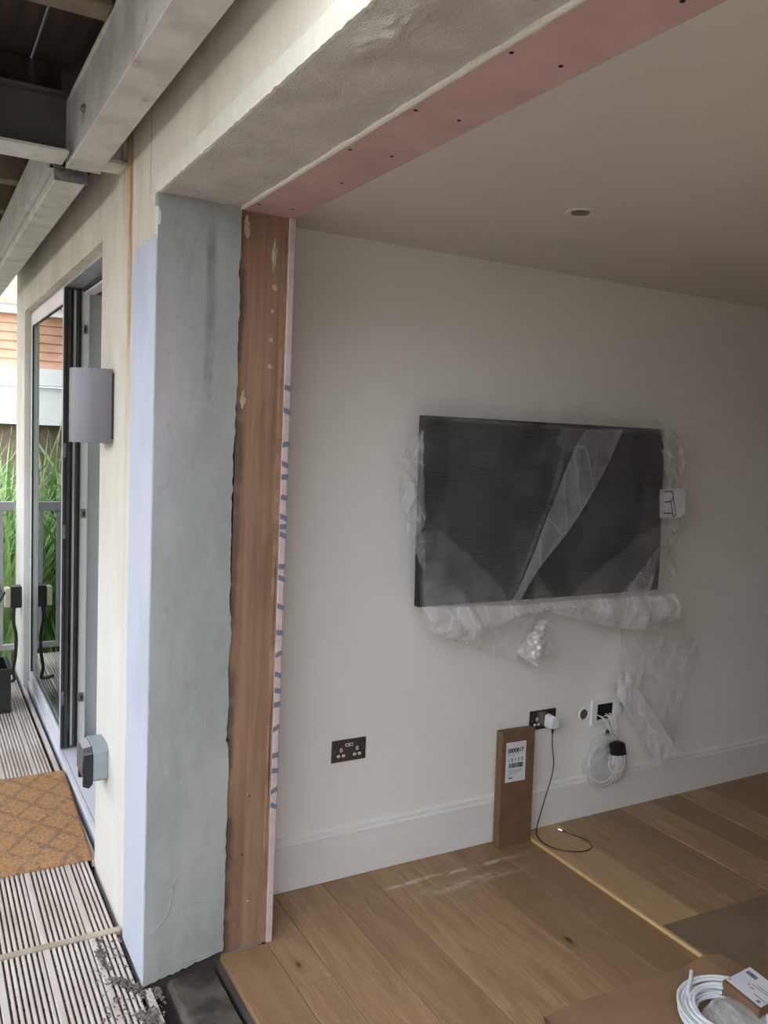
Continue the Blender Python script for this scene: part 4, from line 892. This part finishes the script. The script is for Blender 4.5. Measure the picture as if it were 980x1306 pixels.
drop(0.038, 0.363, 0.006, True, 1); drop(0.055, 0.364, 0.007, True); drop(0.073, 0.366, 0.004, False); drop(0.090, 0.364, 0.007, True); drop(0.108, 0.364, 0.0075, True)

# ------------------------------------------------------------------ ceiling downlight
DL = thing('downlight', 'small round recessed downlight in the ceiling', 'light', (1.762, 2.0, ZC))
MB().lathe([(0.045, 0), (0.045, -0.003), (0.040, -0.005), (0.032, -0.004), (0.028, -0.0005)], (1.762, 2.0, ZC - 0.0002), 'z', 36).build('bezel', MT['dlring'], DL, smooth=True)
MB().lathe([(0.027, 0.0), (0.027, -0.0055), (0.018, -0.0062), (0.004, -0.0062)], (1.762, 2.0, ZC - 0.0004), 'z', 28).build('lens', MT['dlbulb'], DL, smooth=True)

# ------------------------------------------------------------------ sheets, coil and box on the floor
def sheet(name, poly_l, poly_r, z, amp, mat, label, t=0.003):
    def P(u, v):
        p = samp(poly_l, v); q = samp(poly_r, v); x = lerp(p[0], q[0], u); y = lerp(p[1], q[1], u)
        return (x, y, z + t + amp * (0.5 + nz(x, y, 2, 4)) * 0.5)
    o = MB().slabgrid(P, 30, 30, (0, 0, -t)).build(name, MT[mat], origin=(poly_l[0][0], poly_l[0][1], z), smooth=True); return tag(o, label, 'sheet')
sheet('protection_board', [(2.304, 1.55), (2.306, 1.948)], [(4.2, 1.42), (4.2, 1.86)], RH + 0.0006, 0.0012, 'cardg', 'dull grey-brown protection board lying on the right side of the floor', 0.003)
def zz(x): return 0
def P(u, v):
    far = samp([(1.605, 1.765), (1.67, 1.783), (1.98, 1.776), (2.285, 1.758), (2.345, 1.738)], u); near = samp([(1.25, 0.75), (1.5, 0.72), (1.9, 0.7), (2.2, 0.7), (2.5, 0.72)], u)
    x = lerp(near[0], far[0], v); y = lerp(near[1], far[1], v)
    up = RH + 0.006 if x > 2.285 else (max(0.0, (x - 2.20) / 0.085) * (RH + 0.006) if x > 2.20 else 0)
    return (x, y, 0.003 + up + 0.003 * abs(nz(x, y, 3, 6)) + (0.02 * max(0, 1 - u * 14) * max(0, (v - 0.93) / 0.07) * (1 + nz(x, y, 0, 60))))
tag(MB().slabgrid(P, 60, 60, (0, 0, -0.002)).build('protection_paper', MT['cardd'], origin=(2.0, 1.4, 0), smooth=True), 'brown protection paper on the floor under the white cable coil', 'paper')

CO = thing('cable_coil', 'coil of thick white cable lying on brown paper in the right corner', 'cable', (2.09, 1.50, 0.012))
cx, cy = 2.09, 1.50
pts = []
for i in range(15 * 36 + 1):
    a = 2 * math.pi * i / 36; tn = i / 36
    r = 0.088 + 0.0125 * ((tn * 1.31) % 5) + 0.004 * math.sin(tn * 2.3); z = 0.024 + 0.0028 * tn + 0.008 * math.sin(a + tn * 0.7)
    pts.append((cx + r * math.cos(a + 2.1), cy + r * math.sin(a + 2.1), z))
MB().tube(pts, 0.005, 8).build('loops', MT['cable'], CO, smooth=True)
MB().tube(smoothline([(2.02, 1.43, 0.05), (1.985, 1.52, 0.06), (2.03, 1.60, 0.062), (2.075, 1.633, 0.075), (2.105, 1.655, 0.082)], 8), 0.0056, 8).build('free_end', MT['cable'], CO, smooth=True)
bgo = thing('clear_plastic_bag', 'crumpled clear plastic bag in the middle of the cable coil', 'bag', (2.12, 1.5, 0.02))
bag('bag_film', 2.10, 1.48, 0.040, 0.082, 0.075, 0.026, 5, 'film2', bgo, 48, 0.35); bag('bag_film', 2.12, 1.47, 0.036, 0.075, 0.07, 0.02, 12, 'film2', bgo, 48, 0.35)
SB = thing('small_cardboard_box', 'small brown cardboard box with white label sitting on the cable coil', 'box', (2.2, 1.5, 0.05))
ex = Vector((0.148, 0.010, 0.0)).normalized(); ey = Vector((-0.016, -0.141, 0)).normalized(); 
ms = Matrix(((ex.x, -ey.x, 0, 2.150), (ex.y, -ey.y, 0, 1.577), (0, 0, 1, 0.088), (0, 0, 0, 1)))
MB().box(0, 0.215, -0.142, 0, -0.052, 0).xf(ms).build('carton', MT['card'], SB, bevel=0.002)
lb = MB().box(0.012, 0.135, -0.138, -0.004, 0, 0.0006).xf(ms).build('label', MT['paper'], SB)
b = MB(); rr = random.Random(5); y = -0.052
while y < -0.014:
    w = rr.choice((0.0008, 0.0014, 0.0022)); b.box(0.098, 0.116, y, y + w, 0.0006, 0.001); y += w + 0.0012
b.xf(ms).build('barcode', MT['ink'], lb)
b = MB()
for (x0, x1, y0, y1) in ((0.02, 0.027, -0.014, -0.008), (0.06, 0.066, -0.058, -0.052), (0.055, 0.06, -0.078, -0.066), (0.02, 0.032, -0.125, -0.112), (0.04, 0.044, -0.132, -0.09), (0.072, 0.075, -0.12, -0.06), (0.082, 0.085, -0.12, -0.07)): b.box(x0, x1, y0, y1, 0.0006, 0.001)
o_ = b.xf(ms).build('small_print', MT['grey'], lb); o_['kind'] = 'stuff'
